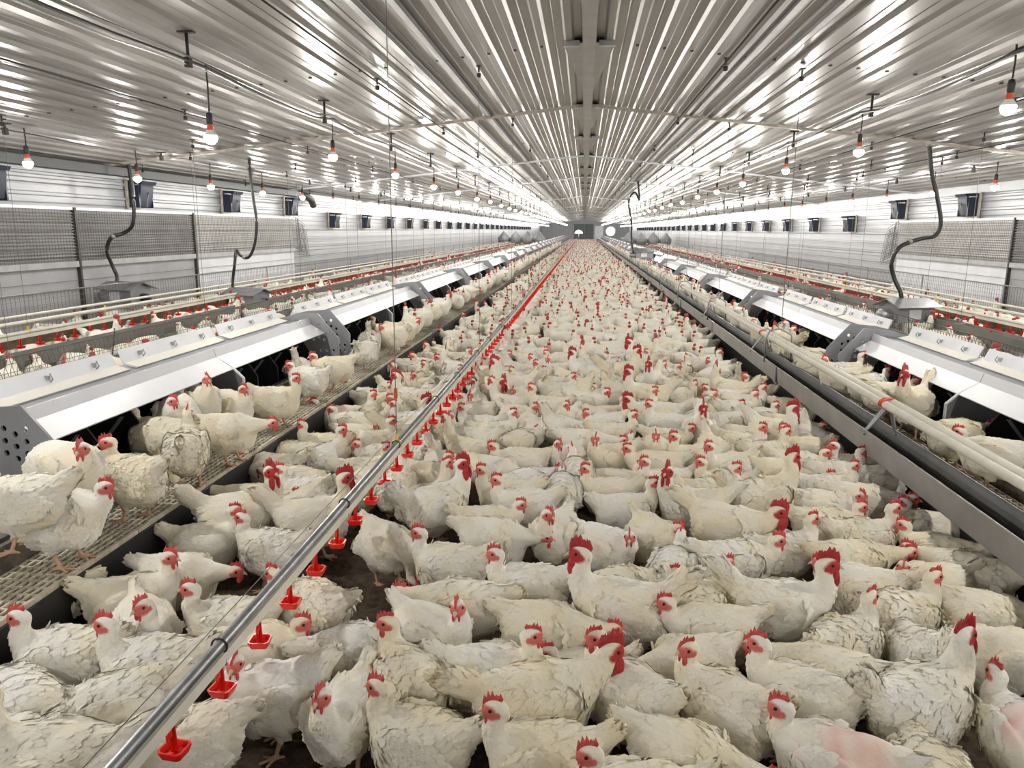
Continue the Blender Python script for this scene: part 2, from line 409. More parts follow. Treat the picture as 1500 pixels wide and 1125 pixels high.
# ------------------------------------------------------------ chickens: materials
def plumage_mat(name, sk=((.55, .10, .09, 1), (.68, .22, .19, 1))):
    m = bpy.data.materials.new(name); m.use_nodes = True; nt = m.node_tree; L = nt.links
    b = nt.nodes['Principled BSDF']; b.inputs['Roughness'].default_value = 0.85; b.inputs['Specular IOR Level'].default_value = 0.15
    N = lambda t: nt.nodes.new(t)
    oi = N('ShaderNodeObjectInfo'); tc = N('ShaderNodeTexCoord'); at = N('ShaderNodeAttribute'); at.attribute_name = 'parts'
    sep = N('ShaderNodeSeparateColor'); L.new(at.outputs['Color'], sep.inputs[0])
    # each bird has its own off-white (object colour) and its own soiling (alpha of the object colour)
    off = N('ShaderNodeVectorMath'); off.operation = 'SCALE'; L.new(oi.outputs['Color'], off.inputs[0]); off.inputs['Scale'].default_value = 37.0
    add = N('ShaderNodeVectorMath'); L.new(tc.outputs['Object'], add.inputs[0]); L.new(off.outputs[0], add.inputs[1])
    n1 = N('ShaderNodeTexNoise'); n1.inputs['Scale'].default_value = 7; n1.inputs['Detail'].default_value = 3; L.new(add.outputs[0], n1.inputs['Vector'])
    cream = N('ShaderNodeMix'); cream.data_type = 'RGBA'; cream.blend_type = 'MULTIPLY'
    L.new(oi.outputs['Color'], cream.inputs['A']); cream.inputs['B'].default_value = (1.0, 0.955, 0.83, 1)
    r1 = N('ShaderNodeMapRange'); r1.inputs['From Min'].default_value = .42; r1.inputs['From Max'].default_value = .68; L.new(n1.outputs['Fac'], r1.inputs['Value']); L.new(r1.outputs[0], cream.inputs['Factor'])
    # soiling: grey brown smears, more on wings and rump
    n2 = N('ShaderNodeTexNoise'); n2.inputs['Scale'].default_value = 38; n2.inputs['Detail'].default_value = 6; n2.inputs['Roughness'].default_value = .7; L.new(add.outputs[0], n2.inputs['Vector'])
    r2 = N('ShaderNodeMapRange'); r2.inputs['From Min'].default_value = .58; r2.inputs['From Max'].default_value = .80; L.new(n2.outputs['Fac'], r2.inputs['Value'])
    mu = N('ShaderNodeMath'); mu.operation = 'MULTIPLY'; L.new(r2.outputs[0], mu.inputs[0]); L.new(at.outputs['Alpha'], mu.inputs[1])
    mu2 = N('ShaderNodeMath'); mu2.operation = 'MULTIPLY'; L.new(mu.outputs[0], mu2.inputs[0]); L.new(oi.outputs['Alpha'], mu2.inputs[1])
    dirt = N('ShaderNodeMix'); dirt.data_type = 'RGBA'; L.new(mu2.outputs[0], dirt.inputs['Factor']); L.new(cream.outputs['Result'], dirt.inputs['A']); dirt.inputs['B'].default_value = (.36, .31, .26, 1)
    bare = N('ShaderNodeMix'); bare.data_type = 'RGBA'; L.new(sep.outputs['Blue'], bare.inputs['Factor']); L.new(dirt.outputs['Result'], bare.inputs['A']); bare.inputs['B'].default_value = (.74, .42, .37, 1)
    n3 = N('ShaderNodeTexNoise'); n3.inputs['Scale'].default_value = 160; L.new(tc.outputs['Object'], n3.inputs['Vector'])
    skin = N('ShaderNodeMix'); skin.data_type = 'RGBA'; L.new(n3.outputs['Fac'], skin.inputs['Factor']); skin.inputs['A'].default_value = sk[0]; skin.inputs['B'].default_value = sk[1]
    face = N('ShaderNodeMix'); face.data_type = 'RGBA'; L.new(sep.outputs['Red'], face.inputs['Factor']); L.new(bare.outputs['Result'], face.inputs['A']); L.new(skin.outputs['Result'], face.inputs['B'])
    leg = N('ShaderNodeMix'); leg.data_type = 'RGBA'; L.new(sep.outputs['Green'], leg.inputs['Factor']); L.new(face.outputs['Result'], leg.inputs['A']); leg.inputs['B'].default_value = (.56, .37, .25, 1)
    L.new(leg.outputs['Result'], b.inputs['Base Color'])
    n4 = N('ShaderNodeTexNoise'); n4.inputs['Scale'].default_value = 65; n4.inputs['Detail'].default_value = 4; L.new(tc.outputs['Object'], n4.inputs['Vector'])
    bp = N('ShaderNodeBump'); bp.inputs['Strength'].default_value = .38; bp.inputs['Distance'].default_value = .008; L.new(n4.outputs['Fac'], bp.inputs['Height']); L.new(bp.outputs[0], b.inputs['Normal'])
    b.inputs['Subsurface Weight'].default_value = 0.0
    return m
M_PLUME = plumage_mat('white_plumage')
M_PLUME_C = plumage_mat('cock_plumage', ((.38, .03, .035, 1), (.50, .07, .07, 1)))
M_COMB = mat('comb_red', (.66, .075, .07), .45, 0, .35, 60, .3, 200)
M_COMB_D = mat('cock_comb_red', (.47, .022, .03), .4, 0, .35, 60, .3, 200)
M_BEAK = mat('beak_horn', (.62, .46, .30), .5)
M_EYE = mat('eye_dark', (.05, .015, .008), .12)
# ------------------------------------------------------------ the house itself
W, EAVE, RIDGE = 6.15, 2.26, 2.95
Y0, YE = -7.5, 110.0
def roof_z(x): return RIDGE - (RIDGE - EAVE) * abs(x) / W
M_CEIL = mat('ceiling_sheet', (.285, .274, .26), .33, .15, .14, 1.3, 0, 0, spec=.4)
M_WALL = mat('wall_sheet', (.34, .345, .36), .42, .05, .10, 1.5)
M_GREY = mat('grey_steel', (.34, .34, .34), .42, .5, .18, 5)
M_DARK = mat('dark_iron', (.035, .033, .03), .55, .2)
M_GALV = mat('galvanised', (.50, .51, .52), .34, .75, .25, 14)
M_PALE = mat('pale_sheet', (.70, .71, .74), .42, .15, .10, 4)
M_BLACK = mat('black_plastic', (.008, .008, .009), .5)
M_RED = mat('red_plastic', (.78, .022, .012), .3)
M_YELLOW = mat('yellow_plastic', (.70, .52, .04), .4)
M_CREAM = mat('cream_pipe', (.74, .71, .62), .36, 0, .10, 9)
M_WOOD = mat('pine_wood', (.58, .40, .20), .7, 0, .4, 9)
M_OLDWOOD = mat('weathered_wood', (.20, .175, .145), .85, 0, .5, 12, .4, 80)
M_WIRE = mat('wire', (.16, .15, .14), .5, .4)
M_NAVY = mat('navy_plastic', (.007, .012, .03), .4)
M_RUST = mat('rusty_trim', (.46, .41, .35), .6, .3, .35, 10)

# litter floor: trodden brown bedding, uneven
def litter():
    xs = np.linspace(-1.75, 1.95, 75); ys = np.concatenate([np.linspace(0.8, 7, 130), np.geomspace(7.1, YE, 60)])
    X, Y = np.meshgrid(xs, ys, indexing='ij'); P = np.stack([X.ravel(), Y.ravel(), np.zeros(X.size)], 1)
    z = 0.010 * wob(P, 9, 21) + 0.006 * wob(P, 37, 22) + NR.normal(scale=.0035, size=len(P)); P[:, 2] = z - 0.012
    n, m = X.shape; i = (np.arange(n-1)[:, None] * m + np.arange(m-1)[None]).ravel()
    F = np.stack([i, i+m, i+m+1, i+1], 1)
    me = bpy.data.meshes.new('floor'); me.from_pydata(P.tolist(), [], F.tolist()); me.update()
    me.polygons.foreach_set('use_smooth', [True] * len(F))
    me.materials.append(mat('litter', (.115, .078, .050), .95, 0, .6, 30, .9, 130)); return me
fl = link('floor', litter()); tag(fl, 'dark brown litter on the floor between the birds', kind='structure')
sub = MB().box((-W, Y0, -.12), (W, YE, -.06)).build('floor_slab', mat('slab', (.10, .08, .06), .9)); tag(sub, 'floor slab under the litter', kind='structure')
dk = empty('floor_deck'); tag(dk, 'raised side decks carrying nests and outer birds', kind='structure')
for s in (-1, 1):
    MB().box((s*2.03, Y0, .24), (s*2.66, YE, .285)).build('deck_board', mat('deck_dirty', (.16, .13, .10), .9, 0, .5, 8), dk)
    MB().box((s*2.66, Y0, .16), (s*W, YE, .208)).build('outer_deck', MATS['deck_dirty'], dk)
    MB().box((s*1.77, 8.7, .24), (s*2.03, YE, .285)).build('deck_board', mat('deck_slats', (.40, .36, .29), .8, 0, .5, 20), dk)
    MB().box((s*1.765, Y0, -.05), (s*1.78, YE, .275)).build('skirt_board', mat('black_skirt', (.018, .018, .018), .55), dk)

# ceiling: ribbed sheets, one object each near the camera, the far ones joined
PW = W / 6
def sheet_profile():
    pr = []; pit = PW / 5
    for k in range(5):
        a = k * pit
        for dx, dz in ((0, 0), (.048, 0), (.052, -.004), (.060, -.004), (.064, 0), (.112, 0), (.130, -.022), (.176, -.022), (.194, 0)): pr.append((a + dx, dz))
    pr.append((PW, 0)); return pr
PROF = sheet_profile(); SL = (RIDGE - EAVE) / W
BAY0, BAY = -8.7, 2.965
ce = empty('ceiling'); tag(ce, 'low-pitched ceiling of ribbed white metal sheets', kind='structure')
sheets = {}
for s in (-1, 1):
    b = MB(); b.sheet([(s*x, -SL*x + dz) for x, dz in PROF], 0, BAY + .03, 0, flip=(s < 0)); sheets[s] = b.mesh('ceiling_panel', M_CEIL)
NB = 12
for bay in range(NB):
    for s in (-1, 1):
        for k in range(6):
            o = link('ceiling_panel', sheets[s], ce, (s*PW*k, BAY0 + BAY*bay, RIDGE - SL*PW*k + (.002 if bay % 2 else 0) + .0015*(k % 2)))
yb = BAY0 + BAY*NB
far = MB()
for s in (-1, 1):
    for k in range(6): far.sheet([(s*(x + PW*k), RIDGE - SL*(x + PW*k) + dz) for x, dz in PROF], yb, YE, 0, flip=(s < 0))
tag(far.build('far_ceiling_panels', M_CEIL, ce), kind='stuff')
lid = MB(); lid.add([(-W-.1, Y0-1.3, EAVE+.03), (0, Y0-1.3, RIDGE+.06), (W+.1, Y0-1.3, EAVE+.03), (-W-.1, YE+.1, EAVE+.03), (0, YE+.1, RIDGE+.06), (W+.1, YE+.1, EAVE+.03)], [(0,3,4,1),(1,4,5,2)])
lid.build('roof_backing', M_GREY, ce)  # unseen plane added above the sheets to keep world light from leaking in
# screws along every truss line, dark heads
sc_ = MB()
for bay in range(3, 9):
    y = BAY0 + BAY*bay + .02
    for s in (-1, 1):
        for k in range(1, 30):
            x = k*PW/5 + .155 - .2; z = RIDGE - SL*x - .024
            if x > .1: sc_.box((s*x - .011, y - .011, z - .010), (s*x + .011, y + .011, z))
tag(sc_.build('screw_heads', M_DARK, ce), kind='stuff')

# ridge beam with its splayed gusset plates
rb = empty('trim_1', (0, 0, 0)); tag(rb, 'grey ridge beam running along the middle of the ceiling', kind='structure')
MB().box((-.05, Y0, RIDGE - .075), (.05, YE, RIDGE - .02)).build('beam', M_GREY, rb)
gus = MB().prism_z([(-.20, 0), (.20, 0), (.055, 2.0), (-.055, 2.0)], -.052, -.044).mesh('gusset', M_GREY)
hd_ = MB().box((-.20, -.02, -.075), (-.075, .03, -.035)).box((.075, -.02, -.075), (.20, .03, -.035)).mesh('bracket', M_GALV)
for bay in range(3, 13):
    y = BAY0 + BAY*bay
    g = link('gusset', gus, rb, (0, y, RIDGE))
    if bay < 8: link('bracket', hd_, g)
# pale cross strips over the sheet joints
for i, bay in enumerate([6, 8, 10, 14, 18, 22, 26, 30, 34, 38]):
    y = BAY0 + BAY*bay; t = MB()
    for s in (-1, 1):
        t.prism([(0, RIDGE - .028), (s*W, EAVE - .028), (s*W, EAVE - .058), (0, RIDGE - .058)], y - .022, y + .022)
    o = t.build('trim_%d' % (i + 2), M_RUST if i == 0 else M_PALE); tag(o, 'pale strip crossing the ceiling sheets', kind='structure')
i_tr = 12
# four dark channels running lengthwise under the sheets
for x in (-1.36, -1.14, 1.20, 1.42):
    z = roof_z(x); o = MB().box((x - .022, Y0, z - .045), (x + .022, YE, z - .01)).build('trim_%d' % i_tr, M_GREY); i_tr += 1
    tag(o, 'dark grey channel running lengthwise along the ceiling', kind='structure')

# side walls: ribs run lengthwise
def wall_profile(s):
    pr = []; z = 0.0
    while z < EAVE - .2:
        for dz, dx in ((0, 0), (.055, 0), (.059, .004), (.068, .004), (.072, 0), (.125, 0), (.137, .020), (.165, .020), (.177, 0)): pr.append((s*(W - dx), z + dz))
        z += .19
    pr.append((s*W, EAVE + .03)); return pr
for s, nm in ((-1, 'wall_left'), (1, 'wall_right')):
    wl = empty(nm); tag(wl, 'white wall of lengthwise ribbed metal sheets', kind='structure')
    me = MB().sheet(wall_profile(s), 0, 6.0, 0, flip=(s > 0)).mesh('wall_panel', M_WALL)
    for k in range(20): link('wall_panel', me, wl, (0, Y0 + 6*k, 0))
    MB().box((s*(W+.005), Y0, 0), (s*(W+.03), YE, EAVE+.05)).build('wall_backing', M_GREY, wl)
    # thin guard wires strung in front of the wall
    gw = MB()
    for z in (.75, .86, 1.02, 1.13, 1.24, 1.45, 1.55, 1.76, 1.98, 2.1): gw.tube([(s*(W-.06), Y0, z), (s*(W-.06), 70, z)], .0028, 4)
    tag(gw.build('guard_wires', M_WIRE, wl), kind='stuff')
for nm, y, t in (('wall_front', Y0 - .02, 'pale wall behind the viewer'), ('wall_back', YE, 'distant grey end wall of the house')):
    o = MB().prism([(-W, -.1), (W, -.1), (W, EAVE + .03), (0, RIDGE + .05), (-W, EAVE + .03)], y, y + .05).build(nm, mat('end_wall', (.42, .43, .45), .6)); tag(o, t, kind='structure')
# end wall: dark double door, pale panel, lit round fan opening
d1 = empty('door_1', (0, YE - .03, 0)); tag(d1, 'dark double door in the far end wall', kind='structure')
for x0, x1 in ((-1.5, -.02), (.02, 1.3)): MB().box((x0, -.03, .05), (x1, .02, 2.35)).build('door_leaf', mat('door_grey', (.16, .17, .18), .6), d1)
MB().box((1.5, YE - .12, .05), (2.7, YE - .02, 2.1)).build('trim_%d' % i_tr, M_PALE); tag(bpy.data.objects['trim_%d' % i_tr], 'pale panel beside the far door', kind='structure')
fn = empty('exhaust_fan', (3.75, YE - .004, 1.35)); tag(fn, 'round exhaust fan glowing with daylight in the far end wall', 'fan')
MB().lathe([(.62, 0), (.74, -.10), (.80, -.10), (.80, 0)], (0, 0, 0), 24, 0, 'y').build('fan_ring', M_PALE, fn)
MB().lathe([(.001, -.005), (.63, -.005)], (0, 0, 0), 24, 0, 'y').build('daylight_disc', mat('daylight', (1, 1, 1), .5, emit=(.80, .90, 1.0), estr=1.6), fn)
for k in range(3):
    a = k*2.094 + .3
    MB().add([(math.cos(a+da)*r, -.05, math.sin(a+da)*r) for r, da in ((.06, -.5), (.40, -.25), (.42, .2), (.06, .5))] + [(math.cos(a+da)*r, -.04, math.sin(a+da)*r) for r, da in ((.06, -.5), (.40, -.25), (.42, .2), (.06, .5))],
             [(0,1,2,3),(7,6,5,4),(0,4,5,1),(1,5,6,2),(2,6,7,3),(3,7,4,0)]).build('fan_blade', M_GREY, fn)
dl = empty('work_lamp', (-.75, YE - 6, 1.05)); tag(dl, 'small white domed lamp glowing in front of the far door', 'lamp')
MB().lathe([(.001, .45), (.3, .36), (.5, .16), (.56, 0)], (0, 0, 0), 16).build('dome', mat('dome_glow', (1, 1, 1), .5, emit=(.95, .97, 1), estr=3), dl)
MB().tube([(0, 0, -1.05), (0, 0, .02)], .03, 8).build('post', M_GREY, dl)

# dark rolled duct below the left eave
du = empty('eave_duct', (-W + .20, 0, EAVE - .07)); tag(du, 'dark grey duct running under the left eave', 'duct')
MB().box((-.09, -5, -.055), (.07, 15.6, .045)).build('duct_body', mat('duct_grey', (.045, .045, .045), .55, .2), du)
MB().tube([(-.01, 15.6, 0), (-.01, 16.0, -.02), (-.01, 16.3, -.10), (-.03, 16.45, -.2)], .075, 10).build('duct_elbow', MATS['duct_grey'], du)
# ------------------------------------------------------------ bulbs
M_GLASS = mat('bulb_glow', (1, 1, 1), .3, emit=(1.0, .965, .90), estr=BULB_W)
M_GLASS2 = mat('side_bulb_glow', (1, 1, 1), .3, emit=(1.0, .975, .93), estr=BULB_W*.6)
M_COLLAR = mat('bulb_collar', (.80, .14, .06), .4)
M_SHELL = mat('bulb_shell', (.85, .85, .84), .4)
M_SOCK = mat('socket', (.03, .03, .03), .5)
def lamp_meshes(drop, M_GLASS):
    cord = MB().tube([(0, 0, drop + .03), (.004, 0, drop*.5 + .08), (0, 0, .135)], .006, 6).mesh('cord', M_DARK)
    sock = MB().lathe([(.004, .145), (.016, .14), (.021, .12), (.021, .075), (.017, .068)], n=10).mesh('socket', M_SOCK)
    coll = MB().lathe([(.015, .07), (.017, .066), (.022, .04), (.024, .034), (.020, .030)], n=12).mesh('collar', M_COLLAR)
    bulb = MB().lathe([(.020, .036), (.034, .014), (.0405, -.002)], n=12, mi=1).lathe([(.0405, -.002), (.0415, -.014), (.036, -.034), (.020, -.050), (.0005, -.055)], n=12).mesh('bulb', [M_GLASS, M_SHELL])
    return dict(cord=cord, socket=sock, collar=coll, bulb=bulb)
def lamp_far(drop, M_GLASS):
    b = MB().tube([(0, 0, drop + .04), (0, 0, .1)], .007, 4, 0); b.lathe([(.018, .12), (.02, .05)], n=6, mi=0); b.lathe([(.02, .05), (.041, -.002)], n=6, mi=2)
    b.lathe([(.041, -.002), (.040, -.02), (.020, -.048), (.0005, -.055)], n=6, mi=1); return b.mesh('pendant_bulb', [M_DARK, M_GLASS, M_SHELL])
ROWS = [('left inner row', -2.42, 4.87, 2.44, 2.19, 2.50, 44), ('right inner row', 2.42, 4.80, 2.44, 2.22, 2.52, 44),
        ('left outer row', -5.0, 6.55, 1.68, 2.06, 2.32, 63), ('right outer row', 5.0, 8.35, 1.65, 2.06, 2.32, 62)]
for rn, x, y1, dy, z, zc, n in ROWS:
    inner = 'inner' in rn; G = M_GLASS if inner else M_GLASS2; lm = lamp_meshes(zc - z, G); lm0 = lamp_meshes(zc - z + .10, G); lf = lamp_far(zc - z, G)
    back = 4 if inner else 6
    for i in range(-back, n):
        y = y1 + dy*i; zz = z + (R.uniform(-.02, .02)) - (.10 if (rn == 'left inner row' and i == 0) else 0)
        if y > YE - 3: break
        near = -1 <= i < (10 if inner else 8)
        if near:
            o = empty('pendant_bulb', (x + R.uniform(-.02, .02), y, zz))
            for k, me in (lm0 if rn == 'left inner row' and i == 0 else lm).items(): link(k, me, o)
            tag(o, 'lit pendant bulb, ' + ((ordinal(i) + ' in the ' + rn) if i >= 0 else 'overhead behind the viewer in the ' + rn), 'light bulb', 'bulbs of the ' + rn)
        else:
            o = link('pendant_bulb', lf, None, (x, y, zz))
            tag(o, ('one of the tiny lit bulbs far down the ' + rn) if i > 0 else 'lit bulb behind the viewer in the ' + rn, 'light bulb', ('distant bulbs of the ' if i > 0 else 'unseen bulbs of the ') + rn)
    # feed cable sagging from hanger to hanger
    cb = empty('light_cable', (x, 0, 0)); tag(cb, 'black cable feeding the bulbs of the ' + rn, 'cable')
    pts = []
    for i in range(-5, int(106/2.44)):
        for q in range(5):
            t = q/5; pts.append((.015*math.sin(i*3.1 + q), y1 + (i + t)*2.44, zc + .008 - (.035 if inner else .02)*4*t*(1-t) + .03*((i*7919) % 5 - 2)/4))
    MB().tube(pts, .010 if inner else .006, 5).build('cable', M_DARK, cb)
    if inner:
        MB().tube([(p[0] + .02 + .01*math.sin(k*1.7), p[1], p[2] + .022 + .012*math.sin(k*.9)) for k, p in enumerate(pts)], .005, 4).build('second_cable', M_DARK, cb)
        MB().tube([(p[0] - .02 + .012*math.sin(k*1.1), p[1], p[2] - .012 + .012*math.sin(k*.7 + 1)) for k, p in enumerate(pts)], .004, 4).build('third_cable', M_GREY, cb)
    hang = MB().box((-.05, -.02, -.012), (.05, .02, 0)).tube([(0, 0, 0), (0, 0, zc - roof_z(x) + .02)], .011, 6).box((-.016, -.02, zc - roof_z(x) - .03), (.016, .02, zc - roof_z(x) + .03)).mesh('hanger', M_DARK)
    for i in range(-1, 16):
        link('hanger', hang, cb, (0, y1 + 2.44*i - .25, roof_z(x) - .022))

# ------------------------------------------------------------ wall inlets
M_INF = mat('inlet_frame', (.55, .50, .42), .7, 0, .3, 20)
def inlet(s):
    r = {}
    r['frame'] = MB().box((0, -.20, -.17), (s*-.03, -.17, .17)).box((0, .17, -.17), (s*-.03, .20, .17)).box((0, -.20, -.20), (s*-.03, .20, -.17)).box((0, -.20, .17), (s*-.03, .20, .20)).mesh('frame', M_INF)
    r['housing'] = MB().box((s*-.001, -.17, -.17), (s*-.05, .17, .17)).box((s*-.05, -.17, -.17), (s*-.17, -.15, .12)).box((s*-.05, .15, -.17), (s*-.17, .17, .12)).mesh('housing', M_NAVY)
    r['flap'] = MB().prism([(s*-.05, -.16), (s*-.15, -.15), (s*-.20, .10), (s*-.19, .16), (s*-.17, .13), (s*-.13, -.13)], -.148, .148).mesh('flap', M_NAVY)
    r['hood'] = MB().prism([(s*-.04, .15), (s*-.22, .13), (s*-.24, .175), (s*-.04, .185)], -.17, .17).mesh('hood', M_NAVY)
    r['lever'] = MB().tube([(s*-.17, 0, -.16), (s*-.20, 0, -.02), (s*-.19, .03, .03)], .008, 6).mesh('lever', M_GREY)
    return r
for s, y1, sd in ((-1, 7.27, 'left'), (1, 10.07, 'right')):
    ms = inlet(s)
    for i in range(30):
        y = y1 + 2.68*i
        z = 1.925 if y < 16.5 else 1.68
        o = empty('air_inlet', (s*(W - .021), y, z))
        for k, me in ms.items():
            if i < 9 or k in ('housing', 'flap'): link(k, me, o)
        tag(o, ('dark navy air inlet box, %s on the %s wall' % (ordinal(i), sd)) if i < 9 else 'one of the small dark inlet boxes far along the %s wall' % sd, 'air inlet', 'air inlets of the %s wall' % sd if i < 9 else 'distant air inlets of the %s wall' % sd)

# ------------------------------------------------------------ louvred panels behind netting
def louver(s, y0, y1, light, label):
    o = empty('louver_panel', (s*(W - .03), y0, 1.07)); L = y1 - y0; H = .62
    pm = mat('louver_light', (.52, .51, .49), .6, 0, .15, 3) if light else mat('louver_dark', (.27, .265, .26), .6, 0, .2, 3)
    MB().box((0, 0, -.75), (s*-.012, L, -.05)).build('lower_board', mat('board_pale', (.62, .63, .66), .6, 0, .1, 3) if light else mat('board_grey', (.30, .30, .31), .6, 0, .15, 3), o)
    MB().box((0, 0, -.05), (s*-.05, L, .02)).build('bottom_rail', M_GREY, o)
    MB().box((0, 0, H), (s*-.04, L, H + .03)).build('top_rail', M_PALE, o)
    MB().box((0, -.015, -.75), (s*-.055, .02, H + .03)).build('end_post', M_DARK, o)
    MB().box((s*.002, 0, .02), (s*-.004, L, H)).build('backing', pm, o)
    sl = MB()
    for k in range(16):
        z = .04 + k*.0358
        sl.prism([(s*-.005, z + .018), (s*-.028, z), (s*-.030, z + .005), (s*-.007, z + .023)], 0.02, L)
    tag(sl.build('slats', pm, o), kind='stuff')
    nt = MB(); n = int(L/.05)
    for k in range(n): nt.box((s*-.052, k*.05, .02), (s*-.0545, k*.05 + .0028, H))
    for k in range(12): nt.box((s*-.052, 0, .03 + k*.05), (s*-.0545, L, .0325 + k*.05))
    tag(nt.build('netting', M_WIRE, o), kind='stuff')
    tag(o, label, 'louver panel'); return o
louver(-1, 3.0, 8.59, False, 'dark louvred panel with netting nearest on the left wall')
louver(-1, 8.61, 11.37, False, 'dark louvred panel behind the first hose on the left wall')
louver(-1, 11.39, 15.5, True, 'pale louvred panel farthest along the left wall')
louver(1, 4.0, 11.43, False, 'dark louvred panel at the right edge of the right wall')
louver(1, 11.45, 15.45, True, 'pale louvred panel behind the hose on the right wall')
def torn_net(s, y, label):
    b = MB(); n = 13
    for i in range(n + 1):
        t = i/n; x = s*(W - .06 - .02*math.sin(i))
        b.tube([(x, y + t*.55, 1.72 - t*.25), (x - s*.03, y + t*.62, 1.05 - .02*i + .5*t*.2)], .005, 4)
        z = 1.72 - .7*t; b.tube([(s*(W - .05), y, z), (s*(W - .08), y + .62 - .15*(1 - t), z - .15)], .005, 4)
    o = b.build('torn_netting', M_WIRE); tag(o, label, 'netting', kind='stuff')
torn_net(-1, 15.65, 'torn dark netting hanging beyond the left louvres'); torn_net(1, 15.5, 'torn dark netting hanging beyond the right louvres')

# ------------------------------------------------------------ nest boxes
def curve_plate(outer, holes, th, m):
    """flat plate in x-z with real round holes, th thick along y"""
    cu = bpy.data.curves.new('plate', 'CURVE'); cu.dimensions = '2D'; cu.fill_mode = 'BOTH'; cu.extrude = th/2
    def poly(pts):
        sp = cu.splines.new('POLY'); sp.points.add(len(pts) - 1); sp.use_cyclic_u = True
        for p, q in zip(sp.points, pts): p.co = (q[0], q[1], 0, 1)
    poly(outer)
    for cx, cz, r in holes: poly([(cx + r*math.cos(a*PI/5), cz + r*math.sin(a*PI/5)) for a in range(10)])
    o = bpy.data.objects.new('tmp', cu); COL.objects.link(o); dg = bpy.context.evaluated_depsgraph_get()
    me = bpy.data.meshes.new_from_object(o.evaluated_get(dg)); bpy.data.objects.remove(o); bpy.data.curves.remove(cu)
    me.transform(Matrix.Rotation(PI/2, 4, 'X')); me.materials.clear(); me.materials.append(m); me.update(); return me
M_NEST = mat('nest_sheet', (.60, .61, .635), .45, .1, .08, 3)
M_NESTG = mat('nest_grey', (.30, .31, .33), .45, .3, .15, 6)
M_NESTD = mat('nest_divider_grey', (.17, .175, .19), .45, .2)
M_BEIGE = mat('lid_beige', (.62, .60, .54), .5)
UL = 3.24
def nest_meshes(s):
    r = {}
    X = lambda pts: [(s*u, z) for u, z in pts]
    holes = [(s*(2.11 + .045*i), .60 + .05*j + .022*(i % 2), .0125) for i in range(6) for j in range(3) if not (j == 2 and i == 0)] + [(s*(2.04 + .05*i), .51 - .05*j, .012) for i in range(3) for j in range(2)]
    r['end_panel'] = curve_plate(X([(1.99, .30), (1.99, .61), (2.16, .815), (2.36, .80), (2.52, .76), (2.60, .70), (2.60, .30)]), holes, .012, M_NESTG)
    r['divider'] = MB().prism(X([(2.045, .34), (2.045, .60), (2.11, .665), (2.24, .73), (2.55, .73), (2.55, .34)]), -.008, .008).mesh('divider', M_NESTD)
    r['edge'] = MB().prism(X([(2.038, .42), (2.038, .603), (2.108, .672), (2.113, .666), (2.046, .60), (2.046, .42)]), -.010, .010).mesh('edge_trim', M_PALE)
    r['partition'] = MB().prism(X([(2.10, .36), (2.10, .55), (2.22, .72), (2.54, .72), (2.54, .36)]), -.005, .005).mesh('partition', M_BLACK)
    r['slot'] = MB().prism(X([(2.19, .60), (2.21, .60), (2.31, .48), (2.29, .48)]), -.0075, .0075).mesh('slot_strip', M_NESTG)
    h = UL/2
    r['awning'] = MB().prism(X([(2.10, .655), (2.205, .722), (2.205, .727), (2.097, .661)]), .002, h - .004).mesh('awning', M_NEST)
    r['riser'] = MB().prism(X([(2.205, .722), (2.222, .780), (2.230, .780), (2.213, .722)]), .002, h - .004).mesh('riser_panel', mat('riser', (.56, .57, .60), .42, .2, .08, 3))
    r['top'] = MB().prism(X([(2.225, .755), (2.58, .735), (2.58, .728), (2.225, .748)]), .004, UL - .004).mesh('top_sheet', M_NESTG)
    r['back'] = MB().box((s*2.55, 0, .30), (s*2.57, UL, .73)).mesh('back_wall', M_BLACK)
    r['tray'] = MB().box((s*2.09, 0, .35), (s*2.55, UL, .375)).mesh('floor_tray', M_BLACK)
    r['lip'] = MB().box((s*2.088, 0, .385), (s*2.10, UL, .445)).box((s*2.06, 0, .435), (s*2.10, UL, .447)).mesh('front_lip', M_GALV)
    r['rail'] = MB().box((s*2.035, 0, .385), (s*2.085, UL, .415)).mesh('perch_rail', M_WOOD)
    r['kick'] = MB().box((s*2.03, 0, .285), (s*2.06, UL, .383)).mesh('kick_board', M_OLDWOOD)
    r['ledge'] = MB().box((s*2.06, 0, .30), (s*2.09, UL, .40)).mesh('ledge', M_NESTG)
    l = 1.02
    r['lid'] = MB().prism(X([(2.40, .752), (2.475, .770), (2.505, .845), (2.511, .843), (2.481, .764), (2.402, .746)]), 0, l).mesh('lid', M_PALE)
    r['lid_lip'] = MB().prism(X([(2.398, .754), (2.473, .7725), (2.475, .7705), (2.40, .7525)]), .002, l - .002).mesh('lid_lip', M_BEIGE)
    r['clip'] = MB().box((s*2.474, -.008, .792), (s*2.492, .008, .815)).tube([(s*2.468, 0, .825), (s*2.455, 0, .80), (s*2.47, 0, .785)], .004, 5).mesh('clip', M_GALV)
    return r
